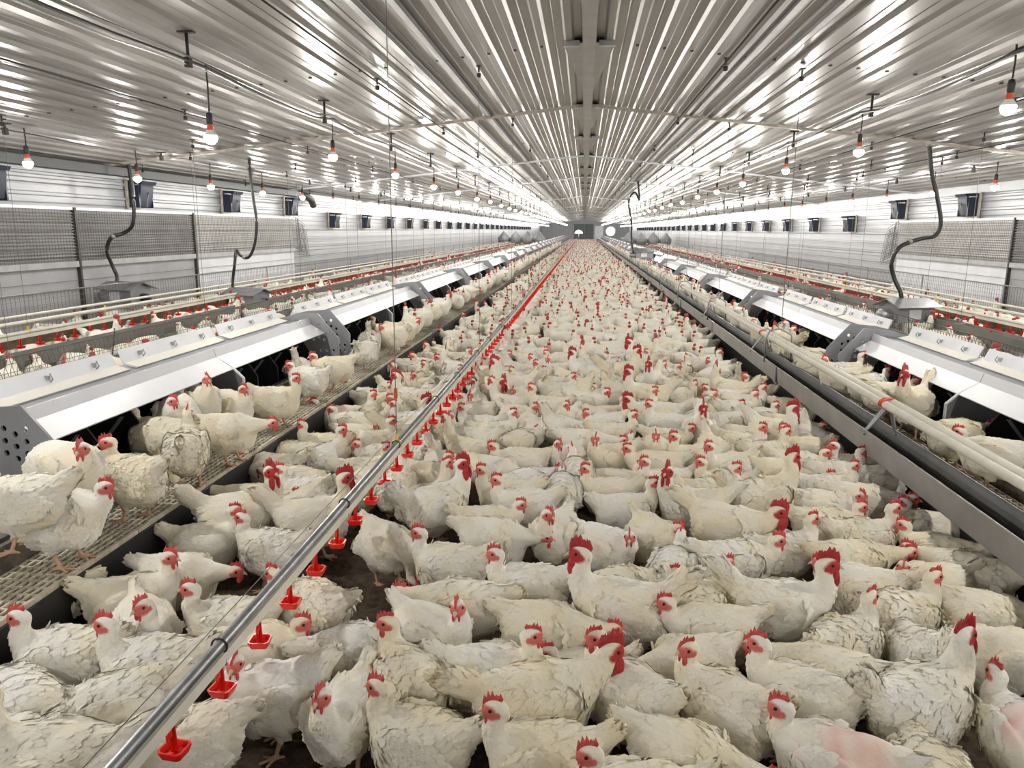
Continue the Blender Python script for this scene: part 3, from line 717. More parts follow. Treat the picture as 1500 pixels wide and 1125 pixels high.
for s, sd in ((-1, 'left'), (1, 'right')):
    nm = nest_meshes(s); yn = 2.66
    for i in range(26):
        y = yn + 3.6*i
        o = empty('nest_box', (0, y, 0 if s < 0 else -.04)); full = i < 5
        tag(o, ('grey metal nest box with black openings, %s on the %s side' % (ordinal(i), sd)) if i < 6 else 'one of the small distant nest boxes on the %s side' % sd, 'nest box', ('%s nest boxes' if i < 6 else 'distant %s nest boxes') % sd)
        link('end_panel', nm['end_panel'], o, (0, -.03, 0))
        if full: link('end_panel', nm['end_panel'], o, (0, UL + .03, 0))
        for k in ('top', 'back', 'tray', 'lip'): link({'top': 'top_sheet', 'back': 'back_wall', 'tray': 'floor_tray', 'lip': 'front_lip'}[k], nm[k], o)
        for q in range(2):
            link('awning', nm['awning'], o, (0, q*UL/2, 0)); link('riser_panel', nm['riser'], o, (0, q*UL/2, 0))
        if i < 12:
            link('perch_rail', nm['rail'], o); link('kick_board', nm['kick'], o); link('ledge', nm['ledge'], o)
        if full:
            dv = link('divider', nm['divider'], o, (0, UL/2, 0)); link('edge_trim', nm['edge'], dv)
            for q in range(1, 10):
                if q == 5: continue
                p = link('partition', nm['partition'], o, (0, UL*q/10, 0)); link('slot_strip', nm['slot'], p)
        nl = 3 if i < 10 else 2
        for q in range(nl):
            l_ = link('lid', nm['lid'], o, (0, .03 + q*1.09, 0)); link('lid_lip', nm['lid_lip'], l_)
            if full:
                for c in (.17, .51, .85): link('clip', nm['clip'], l_, (0, c, 0))
# plank where the nests stop, in front of the viewer on the left
o = empty('plank_ledge', (0, 0, 0)); tag(o, 'weathered wooden ledge in front of the nearest left nest box', 'ledge')
MB().box((-2.03, -1, .285), (-2.06, 2.6, .383)).build('face_board', M_OLDWOOD, o)
MB().box((-2.055, -1, .384), (-2.55, 2.6, .40)).build('top_board', mat('ledge_grey', (.15, .15, .155), .6, .2, .3, 10), o)
# white plastic slats in front of the nests
M_SLAT = mat('slat_plastic', (.66, .60, .48), .6, 0, .35, 25)
for s, sd in ((-1, 'left'), (1, 'right')):
    g = MB(); 
    a0, a1 = 1.785, 2.028
    for k in range(9): g.box((s*(a0 + k*.0285), 0, 0), (s*(a0 + k*.0285 + .007), 1.195, .016))
    for k in range(25): g.box((s*a0, k*.0492, .001), (s*a1, k*.0492 + .0085, .014))
    me = g.mesh('grid', M_SLAT); und = MB().box((s*a0, 0, -.045), (s*a1, 1.195, -.038)).mesh('under_tray', mat('slat_under', (.05, .04, .03), .9))
    bar = MB().box((s*1.778, 0, -.03), (s*1.792, 1.195, .018)).mesh('edge_bar', M_SLAT)
    for i in range(8):
        o = empty('slat_panel', (0, -.9 + 1.2*i, .275)); tag(o, 'off-white plastic floor slat strip before the %s nest boxes, %s' % (sd, 'behind the viewer' if i < 2 else ordinal(i - 2)), 'slat panel', 'slats before the %s nests' % sd)
        tag(link('grid', me, o), kind='stuff'); link('under_tray', und, o); link('edge_bar', bar, o)

# ------------------------------------------------------------ drinker lines
def cup_mesh():
    b = MB()
    b.tube([(0, 0, 0), (0, 0, -.018), (0, 0, -.020), (0, 0, -.085)], 0, 8, radii=[.011, .011, .0065, .0085])
    b.box((-.003, -.018, -.045), (.003, -.006, -.020)); b.box((-.003, -.022, -.050), (.003, -.016, -.034))
    sq = [(-.030, -.020), (-.022, -.027), (.022, -.027), (.030, -.020), (.030, .020), (.022, .027), (-.022, .027), (-.030, .020)]
    n = len(sq); vs = []; fs = []
    for k, z in ((.80, -.098), (1.0, -.082), (1.0, -.077), (.86, -.077), (.70, -.090)): vs += [(x*k, y*k, z) for x, y in sq]
    for i in range(4):
        for j in range(n): fs.append((i*n+j, i*n+(j+1) % n, (i+1)*n+(j+1) % n, (i+1)*n+j))
    fs.append(tuple(range(n-1, -1, -1))); fs.append(tuple(range(4*n, 5*n)))
    b.add(vs, fs); return b.mesh('cup', M_RED)
CUP = cup_mesh()
clipm = MB().box((-.004, -.012, -.002), (.004, .012, .05)).tube([(0, 0, -.03), (.022, 0, -.01), (.022, 0, .012), (0, 0, .022), (-.022, 0, .012), (-.022, 0, -.01), (0, 0, -.03)], .004, 5).mesh('clip', M_YELLOW)
tiem = MB().tube([(.021*math.cos(a), 0, .021*math.sin(a)) for a in [k*PI/6 for k in range(13)]], .003, 5).tube([(.012, 0, -.018), (.016, 0, -.05)], .002, 4).mesh('wire_tie', M_DARK)
pulm = MB().box((-.02, -.03, -.008), (.02, .03, 0)).tube([(0, 0, 0), (0, 0, -.05)], .008, 6).lathe([(.001, -.055), (.018, -.06), (.018, -.09), (.001, -.095)], n=8).mesh('pulley', M_DARK)
def drinker(x, z, ya, yb_, y1, n, label, nparts, wires, shade=M_GALV, dy=.2305):
    o = empty('drinker_line', (x, 0, z)); tag(o, label, 'drinker line')
    MB().tube([(0, ya, .012), (0, yb_, .012)], .0155, 12).build('support_pipe', shade, o)
    MB().box((-.011, ya, -.034), (.016, yb_, -.004)).build('water_pipe', M_CREAM, o)
    MB().tube([(0, ya, .075), (0, yb_, .075)], .0017, 4).build('perch_guard_wire', M_WIRE, o)
    for i in range(min(n, nparts)): link('cup', CUP, o, (.004, y1 + dy*i, -.02), R.uniform(-.2, .2))
    if n > nparts:
        vs = []; fs = []
        V = [tuple(v.co) for v in CUP.vertices]; F = [tuple(p.vertices) for p in CUP.polygons]
        b = MB()
        for i in range(nparts, n):
            y = y1 + dy*i; b.add([(v[0] + .004, v[1] + y, v[2] - .02) for v in V], F)
        tag(b.build('far_cups', M_RED, o), kind='stuff')
    for k, yw in enumerate(wires):
        MB().tube([(0, yw, .02), (0, yw, roof_z(x) - z - .05)], .0022 if k < 6 else .003, 4).build('suspension_wire', M_WIRE, o)
        link('pulley', pulm, o, (0, yw, roof_z(x) - z - .022)); link('clip', clipm, o, (0, yw, .012))
    return o
YS = list(np.arange(3.52, 60, 3.0))
dlin = drinker(-.905, .435, .3, 96, 1.42, 410, 'galvanised pipe drinker line with red cups crossing the central flock', 300, YS)
for k in range(16): link('wire_tie', tiem, dlin, (0, 1.66 + .92*k + (.1 if k % 2 else 0), .012))
mk = MB().box((-.008, -.006, 0), (.008, .006, .05)).build('height_marker', mat('marker_orange', (.45, .12, .04), .5), dlin, (0, 3.52, .245))
SIDE = {-1: dict(fence=3.9, trough=4.32, drink=4.78, back=5.25, fence2=5.55), 1: dict(fence=3.45, trough=3.95, drink=4.45, back=4.95, fence2=5.5)}
for s, sd in ((-1, 'left'), (1, 'right')):
    D = SIDE[s]
    drinker(s*D['drink'], .59, 2, 92, 5.2, 300, 'pipe drinker line with red cups in the %s outer pen' % sd, 110, list(np.arange(6.0 if s < 0 else 7.2, 50, 3.0)), M_CREAM)
    zt = .475 if s < 0 else .515
    o = empty('outer_feeder', (s*D['trough'], 0, zt)); tag(o, 'grey feed trough in the %s outer pen' % sd, 'feeder trough')
    tr = [(-.070, .06), (-.062, -.055), (.062, -.055), (.070, .06), (.064, .06), (.056, -.047), (-.056, -.047), (-.064, .06)]
    MB().prism(tr, 1.5, 95).build('trough', mat('trough_olive', (.20, .195, .175), .55, .2, .2, 4), o)
    MB().box((-.05, 1.5, .012), (.05, 95, .02)).build('feed_bed', M_OLDWOOD, o)
    for yw in np.arange(5.2, 50, 3.0):
        MB().box((-.05, yw - .012, .045), (.05, yw + .012, .06)).tube([(0, yw, .06), (0, yw, .10)], .01, 6).build('bracket', M_GREY, o)
        MB().tube([(0, yw, .12), (0, yw, roof_z(s*D['trough']) - zt - .03)], .0025, 4).build('suspension_wire', M_WIRE, o); link('pulley', pulm, o, (0, yw, roof_z(s*D['trough']) - zt - .02))
    o = empty('back_pipe', (s*D['back'], 0, .67)); tag(o, 'pale pipe along the back of the %s outer pen' % sd, 'pipe')
    MB().tube([(0, 1.5, 0), (0, 95, 0)], .014, 8).build('pipe', M_CREAM, o)
    for yw in np.arange(4.4, 60, 6.0): MB().tube([(0, yw, 0), (0, yw, -.385)], .01, 6).build('post', M_GREY, o)
    o = empty('outer_board', (s*(D['drink'] + .13), 0, .29)); tag(o, 'brown board behind the cups of the %s outer pen' % sd, 'board')
    MB().box((-.008, 1.5, .16), (.008, 95, .29)).build('board', mat('brown_board', (.24, .17, .115), .8, 0, .4, 6), o)
    for yw in np.arange(4.0, 60, 4.0): MB().box((-.02, yw, -.005), (.02, yw + .04, .18)).build('foot', M_OLDWOOD, o)
    o = empty('outer_pipe', (s*(D['drink'] + .22), 0, .65)); tag(o, 'cream pipe rail on yellow posts behind the cups of the %s outer pen' % sd, 'pipe')
    MB().tube([(0, 1.5, 0), (0, 95, 0)], .018, 8).build('pipe', M_CREAM, o)
    for yw in np.arange(4.4, 40, 3.0): MB().tube([(0, yw, .04), (0, yw, -.36)], .010, 6).build('post', M_YELLOW if yw < 20 else M_CREAM, o)
    # wire fence behind the nests
    f = empty('wire_fence', (s*D['fence'], 0, 0)); tag(f, 'low dark wire fence on a grey rail behind the %s nests' % sd, 'fence')
    MB().box((-.03, 1.5, .37), (.03, 95, .44)).build('lower_rail', M_GREY, f); MB().box((-.022, 1.5, .445), (.022, 95, .452)).build('rail_cap', M_GALV, f)
    MB().tube([(0, 1.5, .615), (0, 95, .615)], .005, 6).build('top_wire', M_WIRE, f)
    w = MB(); y = 3.0; k = 0
    while y < 34:
        st = .06 if y < 18 else .11
        w.tube([(0, y, .445), (s*.01, y + st*.35, .53), (0, y + st, .62)], .0022, 4); w.tube([(.004, y + st, .445), (s*.01 + .004, y + st*.65, .53), (.004, y, .62)], .0022, 4)
        y += st
    for z in (.48, .51, .57): w.tube([(0, 3, z), (0, 34, z)], .0022, 4)
    tag(w.build('wire_mesh', M_WIRE, f), kind='stuff')
    for yw in np.arange(3.4, 40, 2.4): MB().tube([(0, yw, .43), (s*.02, yw + .1, .62), (s*.02, yw + .1, .66)], .006, 6).build('stake', M_DARK, f)
    f = empty('wire_fence', (s*D['fence2'], 0, 0)); tag(f, 'fine dark wire fence along the %s wall' % sd, 'fence')
    w = MB()
    for y in np.arange(3, 26, .06): w.box((0, y, .3), (.003, y + .003, .82))
    for z in np.arange(.34, .84, .06): w.box((0, 3, z), (.003, 26, z + .003))
    tag(w.build('wire_mesh', M_WIRE, f), kind='stuff')
    for yw in np.arange(3.2, 40, 2.4): MB().box((-.007, yw, .28), (.007, yw + .012, .84)).build('post', M_GREY, f)
    MB().tube([(0, 3, .83), (0, 90, .83)], .007, 6).build('top_rail', M_GREY, f)

# ------------------------------------------------------------ inner feeder on the right
o = empty('feeder_line', (1.64, 0, .315)); tag(o, 'grey feed trough with twin pipes hanging right of the central flock', 'feeder trough')
segs = [(.3, 6.05), (6.06, 9.1)] + [(9.11 + 3*k, 12.1 + 3*k) for k in range(28)]
for k, (a, b_) in enumerate(segs):
    e = .003 if k % 2 else 0
    MB().prism([(-.085 - e, .125), (-.075 - e, 0), (.075 + e, 0), (.085 + e, .125), (.079 + e, .125), (.069, .008), (-.069, .008), (-.079 - e, .125)], a, b_).build('trough_section', M_GREY, o)
    if k < 6: MB().box((-.092, b_ - .03, -.004), (-.082, b_ + .03, .128)).build('joint_plate', M_NESTG, o)
MB().box((-.065, .3, .012), (.065, 95, .035)).build('feed_bed', mat('feed', (.045, .036, .026), .95, 0, .5, 40, .6, 120), o)
for dx in (-.021, .021): MB().tube([(dx + .03, .3, .275 + dx*.25), (dx + .03, 95, .275 + dx*.25)], .021, 12).build('feed_pipe', M_CREAM, o)
MB().box((-.084, .3, .122), (-.078, 95, .129)).build('rim_strip', M_GALV, o); MB().box((.078, .3, .122), (.084, 95, .129)).build('rim_strip', M_GALV, o)
def a_frame():
    b = MB()
    for sx in (-1, 1):
        x0, x1 = .03 + sx*.012, sx*.084
        b.add([(x0 - .004, -.028, .252), (x0 + .004, -.028, .252), (x1 + .004, -.016, .105), (x1 - .004, -.016, .105), (x0 - .004, .028, .252), (x0 + .004, .028, .252), (x1 + .004, .016, .105), (x1 - .004, .016, .105)],
              [(0,3,2,1),(4,5,6,7),(0,1,5,4),(1,2,6,5),(2,3,7,6),(3,0,4,7)])
        b.box((x1 - .012, -.028, .10), (x1 + .012, .028, .112))
    return b.box((-.005, -.032, .247), (.065, .032, .256)).mesh('pipe_bracket', M_NESTG)
AF = a_frame(); ring = MB()
for q in (-.012, .004, .016): ring.tube([(.03 + .0465*math.cos(a), q + .004*math.sin(2*a), .275 + .027*math.sin(a)) for a in [k*PI/8 for k in range(17)]], .0055, 6)
RING = ring.mesh('red_tie', mat('tie_red', (.68, .08, .04), .5))
for k in range(20): 
    y = 4.12 + 2.86*k
    bkt = link('pipe_bracket', AF, o, (0, y, 0)); link('red_tie', RING, bkt)
for k in range(14):
    y = 6.42 + 3.0*k; top = roof_z(1.67) - .315 - .03
    MB().tube([(.03, y, top), (.03, y, .44)], .003, 4).build('suspension_wire', M_WIRE, o); link('pulley', pulm, o, (.03, y, top + .02))
    if k < 6:
        MB().tube([(.03 + .03*math.cos(a), y, .41 + .03*math.sin(a)) for a in [q*PI/6 for q in range(13)]], .006, 6).build('hook_ring', M_GALV, o)
        MB().tube([(-.09, y, .10), (-.09, y, .30), (-.06, y, .37), (.03, y, .385), (.12, y, .33), (.125, y, .28), (.125, y, .10)], .008, 6).build('hanger_loop', M_GREY, o)

# ------------------------------------------------------------ feed motor boxes and hoses
def motor(x, y, z, label, rz=0.0, k=1.0):
    o = empty('feed_motor', (x, y, z), rz); o.scale = (k, k, k); tag(o, label, 'feed motor')
    MB().box((-.16, -.24, -.02), (.16, .24, .15)).build('housing', M_NESTG, o)
    MB().box((-.05, .241, .02), (.05, .255, .12)).box((-.165, -.06, .02), (-.160, .10, .13)).build('cover_plate', M_PALE, o)
    MB().prism([(-.22, .15), (0, .235), (.22, .15), (.22, .158), (0, .245), (-.22, .158)], -.30, .30).build('roof', mat('roof_galv', (.30, .30, .31), .38, .6, .25, 9), o)
    MB().prism([(-.16, .15), (.16, .15), (0, .225)], -.235, .235).build('gable', M_NESTG, o)
    MB().lathe([(.001, -.34), (.045, -.34), (.055, -.32), (.055, -.24)], (0.02, 0, .05), 14, 0, 'y').build('motor_can', M_NAVY, o)
    MB().lathe([(.07, .24), (.075, .36), (.06, .38), (.001, .38)], (-.02, 0, .06), 14, 0, 'y').build('gearbox', M_GALV, o)
    return o
def at(px, py, Y):
    d = RW @ Vector(((px - 750)/FPX, (562.5 - py)/FPX, -1)); return CAM + d * (Y / d.y)
for px_, py_, Y_, rz_, lb in ((186, 441, 8.9, PI/2 - .25, 'gabled feed motor box on the far left pen, left of the other'), (364, 447, 10.1, PI/2 - .3, 'gabled feed motor box with hose nearer the left nests'),
                              (1326, 468, 8.95, PI/2 + .35, 'gabled grey feed motor box behind the right nests'), (942, 377, 20.6, PI/2 + .2, 'small feed motor box on the right feeder far ahead')):
    q_ = at(px_, py_, Y_); motor(q_.x, q_.y, q_.z, lb, rz_)
def smooth_path(ps, n=6):
    out = []
    for i in range(len(ps) - 1):
        p0, p1, p2, p3 = ps[max(i-1, 0)], ps[i], ps[i+1], ps[min(i+2, len(ps)-1)]
        for q in range(n):
            t = q/n; out.append(.5*((2*p1) + (p2 - p0)*t + (2*p0 - 5*p1 + 4*p2 - p3)*t*t + (3*p1 - p0 - 3*p2 + p3)*t**3))
    return out + [ps[-1]]
M_HOSE = mat('hose', (.015, .015, .014), .4)
def hose(pix, r, label):
    p = [at(a, b, c) for a, b, c in pix]
    o = empty('hose', p[-1]); tag(o, label, 'hose')
    b = MB().tube([q - p[-1] for q in smooth_path(p)], r, 8); b.build('tube', M_HOSE, o)
    MB().tube([p[0] - p[-1] + Vector((0, 0, .12)), p[0] - p[-1]], r*.5, 6).build('hanger_cord', M_DARK, o)
    for f in (0.0, .55, .96):
        q = smooth_path(p); c = q[int(f*(len(q)-1))] - p[-1]; d = q[min(int(f*(len(q)-1)) + 1, len(q)-1)] - p[-1] - c
        if d.length < 1e-6: d = Vector((0, 0, .03))
        d = d.normalized()*.02; MB().tube([c - d, c + d], r*1.35, 8).build('clamp', M_GREY, o)
hose([(187, 236, 9.2), (192, 262, 9.2), (196, 300, 9.2), (194, 330, 9.2), (180, 342, 9.2), (163, 348, 9.1), (157, 368, 9.1), (166, 392, 9.0), (172, 408, 9.0), (166, 425, 8.9)], .024, 'thick black hose looping to the far left feed motor')
hose([(365, 214, 10.3), (366, 246, 10.3), (371, 290, 10.3), (376, 325, 10.3), (373, 358, 10.3), (364, 377, 10.3), (352, 374, 10.3), (346, 367, 10.3), (344, 385, 10.2), (341, 415, 10.2), (345, 438, 10.1)], .021, 'black hose drooping to the feed motor nearer the left nests')
hose([(1361, 212, 9.2), (1365, 255, 9.2), (1373, 290, 9.2), (1378, 325, 9.2), (1370, 345, 9.2), (1348, 350, 9.1), (1318, 362, 9.0), (1306, 385, 9.0), (1310, 408, 9.0), (1320, 432, 8.95), (1319, 460, 8.95)], .024, 'thick black hose looping to the right feed motor')
hose([(933, 236, 20.6), (934, 262, 20.6), (937, 293, 20.6), (931, 282, 20.6), (924, 287, 20.6), (921, 300, 20.6), (925, 325, 20.6), (925, 350, 20.6), (928, 372, 20.5)], .026, 'black hose hanging over the right feeder far ahead')

# ------------------------------------------------------------ feed hoppers, four in a row on each side far ahead
hop = MB().lathe([(.02, .62), (.05, .60), (.46, .20), (.50, .14), (.50, -.12), (.46, -.18), (.10, -.52), (.09, -.62)], n=8).mesh('hopper_bin', mat('hopper_galv', (.30, .31, .32), .55, .2, .2, 4))
rimm = MB().lathe([(.505, .03), (.52, .02), (.52, -.02), (.505, -.03)], n=8).mesh('seam_band', M_GREY)
legm = MB().tube([(.44, 0, -.1), (.46, 0, -.62)], .018, 6).mesh('leg', M_GREY)
for s, sd in ((-1, 'left'), (1, 'right')):
    for k in range(4):
        h = empty('feed_hopper', (s*(3.72 + .86*(3 - k if s < 0 else k)) - (0.05 if s > 0 else 0), 52.5, .80)); 
        if s > 0: h.location.x = 3.05 + .82*k
        else: h.location.x = -5.55 + .82*k
        tag(h, 'diamond-shaped grey feed hopper, %s of four on the %s' % (['first from the outside', 'second from the outside', 'third from the outside', 'innermost'][k if s < 0 else 3 - k], sd), 'feed hopper', 'feed hoppers on the %s' % sd)
        link('bin', hop, h); link('seam_band', rimm, h); h.scale = (.81, .81, .95)
        for q in range(4): link('leg', legm, h, None, q*PI/2 + PI/4)
# dark winch blocks hanging under the ceiling, and a pair of thin pull cords along the roof
for x, sd in ((-1.75, 'left'), (1.05, 'right'), (-3.55, 'left outer'), (3.35, 'right outer'), (-5.7, 'far left'), (4.3, 'far right')):
    o = empty('pull_cord', (x, 0, roof_z(x) - .06)); tag(o, 'thin dark winch cord with blocks under the %s ceiling' % sd, 'cord')
    MB().tube([(0, Y0 + .3, 0), (0, 80, 0)], .006, 5).build('cord', M_DARK, o)
    for k in range(14): link('block', pulm, o, (0, 3.2 + 3.0*k + (x % 1), .03))
# ------------------------------------------------------------ chickens: poses
POSES = {
 'up':    Bird((.150, 0, .400), (.185, 0, .300), 0, -5, seed=1, tail=.55),
 'upL':   Bird((.140, .012, .395), (.180, 0, .300), 62, -8, seed=2, tail=.75),
 'upR':   Bird((.140, -.012, .395), (.180, 0, .300), -62, -8, seed=3, tail=.6),
 'tall':  Bird((.165, 0, .465), (.165, 0, .330), 0, 10, seed=4, tail=.5, pitch=.10),
 'mid':   Bird((.185, 0, .350), (.205, 0, .265), 0, -8, seed=5, tail=.45),
 'midL':  Bird((.175, .02, .345), (.205, 0, .265), 55, -12, seed=6, tail=.7, fluff=1.05),
 'midR':  Bird((.175, -.02, .345), (.205, 0, .265), -55, -12, seed=7, tail=.4, fluff=1.05),
 'low':   Bird((.275, 0, .275), (.200, 0, .265), 0, -8, seed=8, tail=.35),
 'peck':  Bird((.235, 0, .095), (.240, 0, .265), 0, -62, seed=9, pitch=-.14, tail=.35),
 'tailup': Bird((.235, .015, .185), (.230, 0, .265), 25, -35, seed=10, pitch=-.28, tail=1.15, tail_len=.13),
 'sit':   Bird((.150, 0, .285), (.185, 0, .185), 0, -5, zb=.130, legs=False, seed=12, fluff=1.07, tail=.5),
 'sitL':  Bird((.130, .02, .270), (.180, 0, .180), 75, -10, zb=.130, legs=False, seed=13, fluff=1.1, tail=.6),
 'bare':  Bird((.165, 0, .365), (.200, 0, .275), 0, -8, seed=14, tail=.4, fluff=.95, bare=((-.05, 0, .27), (.16, .13, .10))),
 'patch': Bird((.155, 0, .400), (.190, 0, .300), -30, -6, seed=15, tail=.6, bare=((-.07, .07, .26), (.075, .05, .055))),
 'flap':  Bird((.150, 0, .400), (.185, 0, .300), 0, -5, seed=21, tail=.5, flap=True),
 'c_up':  Bird((.160, 0, .455), (.190, 0, .335), 0, -4, zb=.228, cock=True, seed=16, tail=.75, tail_len=.15, pitch=.10),
 'c_upL': Bird((.150, .015, .450), (.185, 0, .335), 55, -6, zb=.228, cock=True, seed=17, tail=.6, tail_len=.14, pitch=.08),
 'c_upR': Bird((.150, -.015, .450), (.185, 0, .335), -55, -6, zb=.228, cock=True, seed=18, tail=.7, tail_len=.14, pitch=.08),
 'c_low': Bird((.235, 0, .370), (.215, 0, .300), 0, -10, zb=.225, cock=True, seed=19, tail=.5, tail_len=.15),
}
NEAR = {}; MIDM = {}; FARD = []
def near_kit(k):
    if k in NEAR: return NEAR[k]
    b = POSES[k]; PM = M_PLUME_C if b.cock else M_PLUME; me, V, Q = b.body('body', .0068, PM); cm = M_COMB_D if b.cock else M_COMB
    kit = [('body', me), ('feathers', b.feathers('feathers', V, Q, 1500 if k != 'bare' else 800, PM, 1.0, b.seed)), ('comb', b.comb().mesh('comb', cm)), ('beak', b.beak().mesh('beak', M_BEAK))]
    for sy in (-1, 1): kit += [('wattle', b.wattle(sy).mesh('wattle', cm)), ('eye', b.eye(sy).mesh('eye', M_EYE))]
    NEAR[k] = kit; return kit
def merged(name, meshes):
    vs = []; fs = []; mi = []; mats_ = []; cols = []
    for me in meshes:
        o = len(vs); vs += [tuple(v.co) for v in me.vertices]; m = me.materials[0]
        if m not in mats_: mats_.append(m)
        for p in me.polygons: fs.append(tuple(i + o for i in p.vertices)); mi.append(mats_.index(m))
        c = np.zeros((len(me.vertices), 4))
        if 'parts' in me.color_attributes: f = np.zeros(len(me.vertices)*4); me.color_attributes['parts'].data.foreach_get('color', f); c = f.reshape(-1, 4)
        cols.append(c)
    out = bpy.data.meshes.new(name); out.from_pydata(vs, [], fs)
    for m in mats_: out.materials.append(m)
    out.polygons.foreach_set('material_index', mi); out.polygons.foreach_set('use_smooth', [True]*len(fs))
    at_ = out.color_attributes.new('parts', 'FLOAT_COLOR', 'POINT'); at_.data.foreach_set('color', np.concatenate(cols).ravel()); out.update(); return out
def mid_mesh(k):
    if k in MIDM: return MIDM[k]
    b = POSES[k]; PM = M_PLUME_C if b.cock else M_PLUME; me, V, Q = b.body('body', .011, PM); cm = M_COMB_D if b.cock else M_COMB
    MIDM[k] = merged('hen', [me, b.feathers('f', V, Q, 500, PM, 1.5, b.seed), b.comb().mesh('c', cm), b.wattle(-1).mesh('w', cm), b.wattle(1).mesh('w', cm), b.beak().mesh('k', M_BEAK)])
    return MIDM[k]
COCK_S, HEN_S = .90, .80
def tint():
    w = R.random(); a = (.83, .815, .775); c = (.80, .75, .62)
    return tuple(a[i]*(1 - w) + c[i]*w for i in range(3)) + (R.choice([.1, .15, .25, .35, .6]),)
ALL = []      # x, y, z, heading, scale, pose of every bird that is an object of its own
def bird(x, y, z, hd, pose, label, group=None, near=True, col=None, k=1.0):
    cock = POSES[pose].cock; nm = 'rooster' if cock else 'hen'
    sc = (COCK_S if cock else HEN_S) * k * R.uniform(.96, 1.05); col = col or tint()
    if near:
        o = empty(nm, (x, y, z), math.radians(hd)); o.scale = (sc,)*3
        for part, me in near_kit(pose): q = link(part, me, o); q.color = col
    else:
        o = link(nm, mid_mesh(pose), None, (x, y, z), math.radians(hd)); o.scale = (sc,)*3; o.color = col
    tag(o, label, 'chicken', group or ('roosters' if cock else 'white hens near the viewer'))
    return o
DECK, NEST, OUT = .292, .376, .209
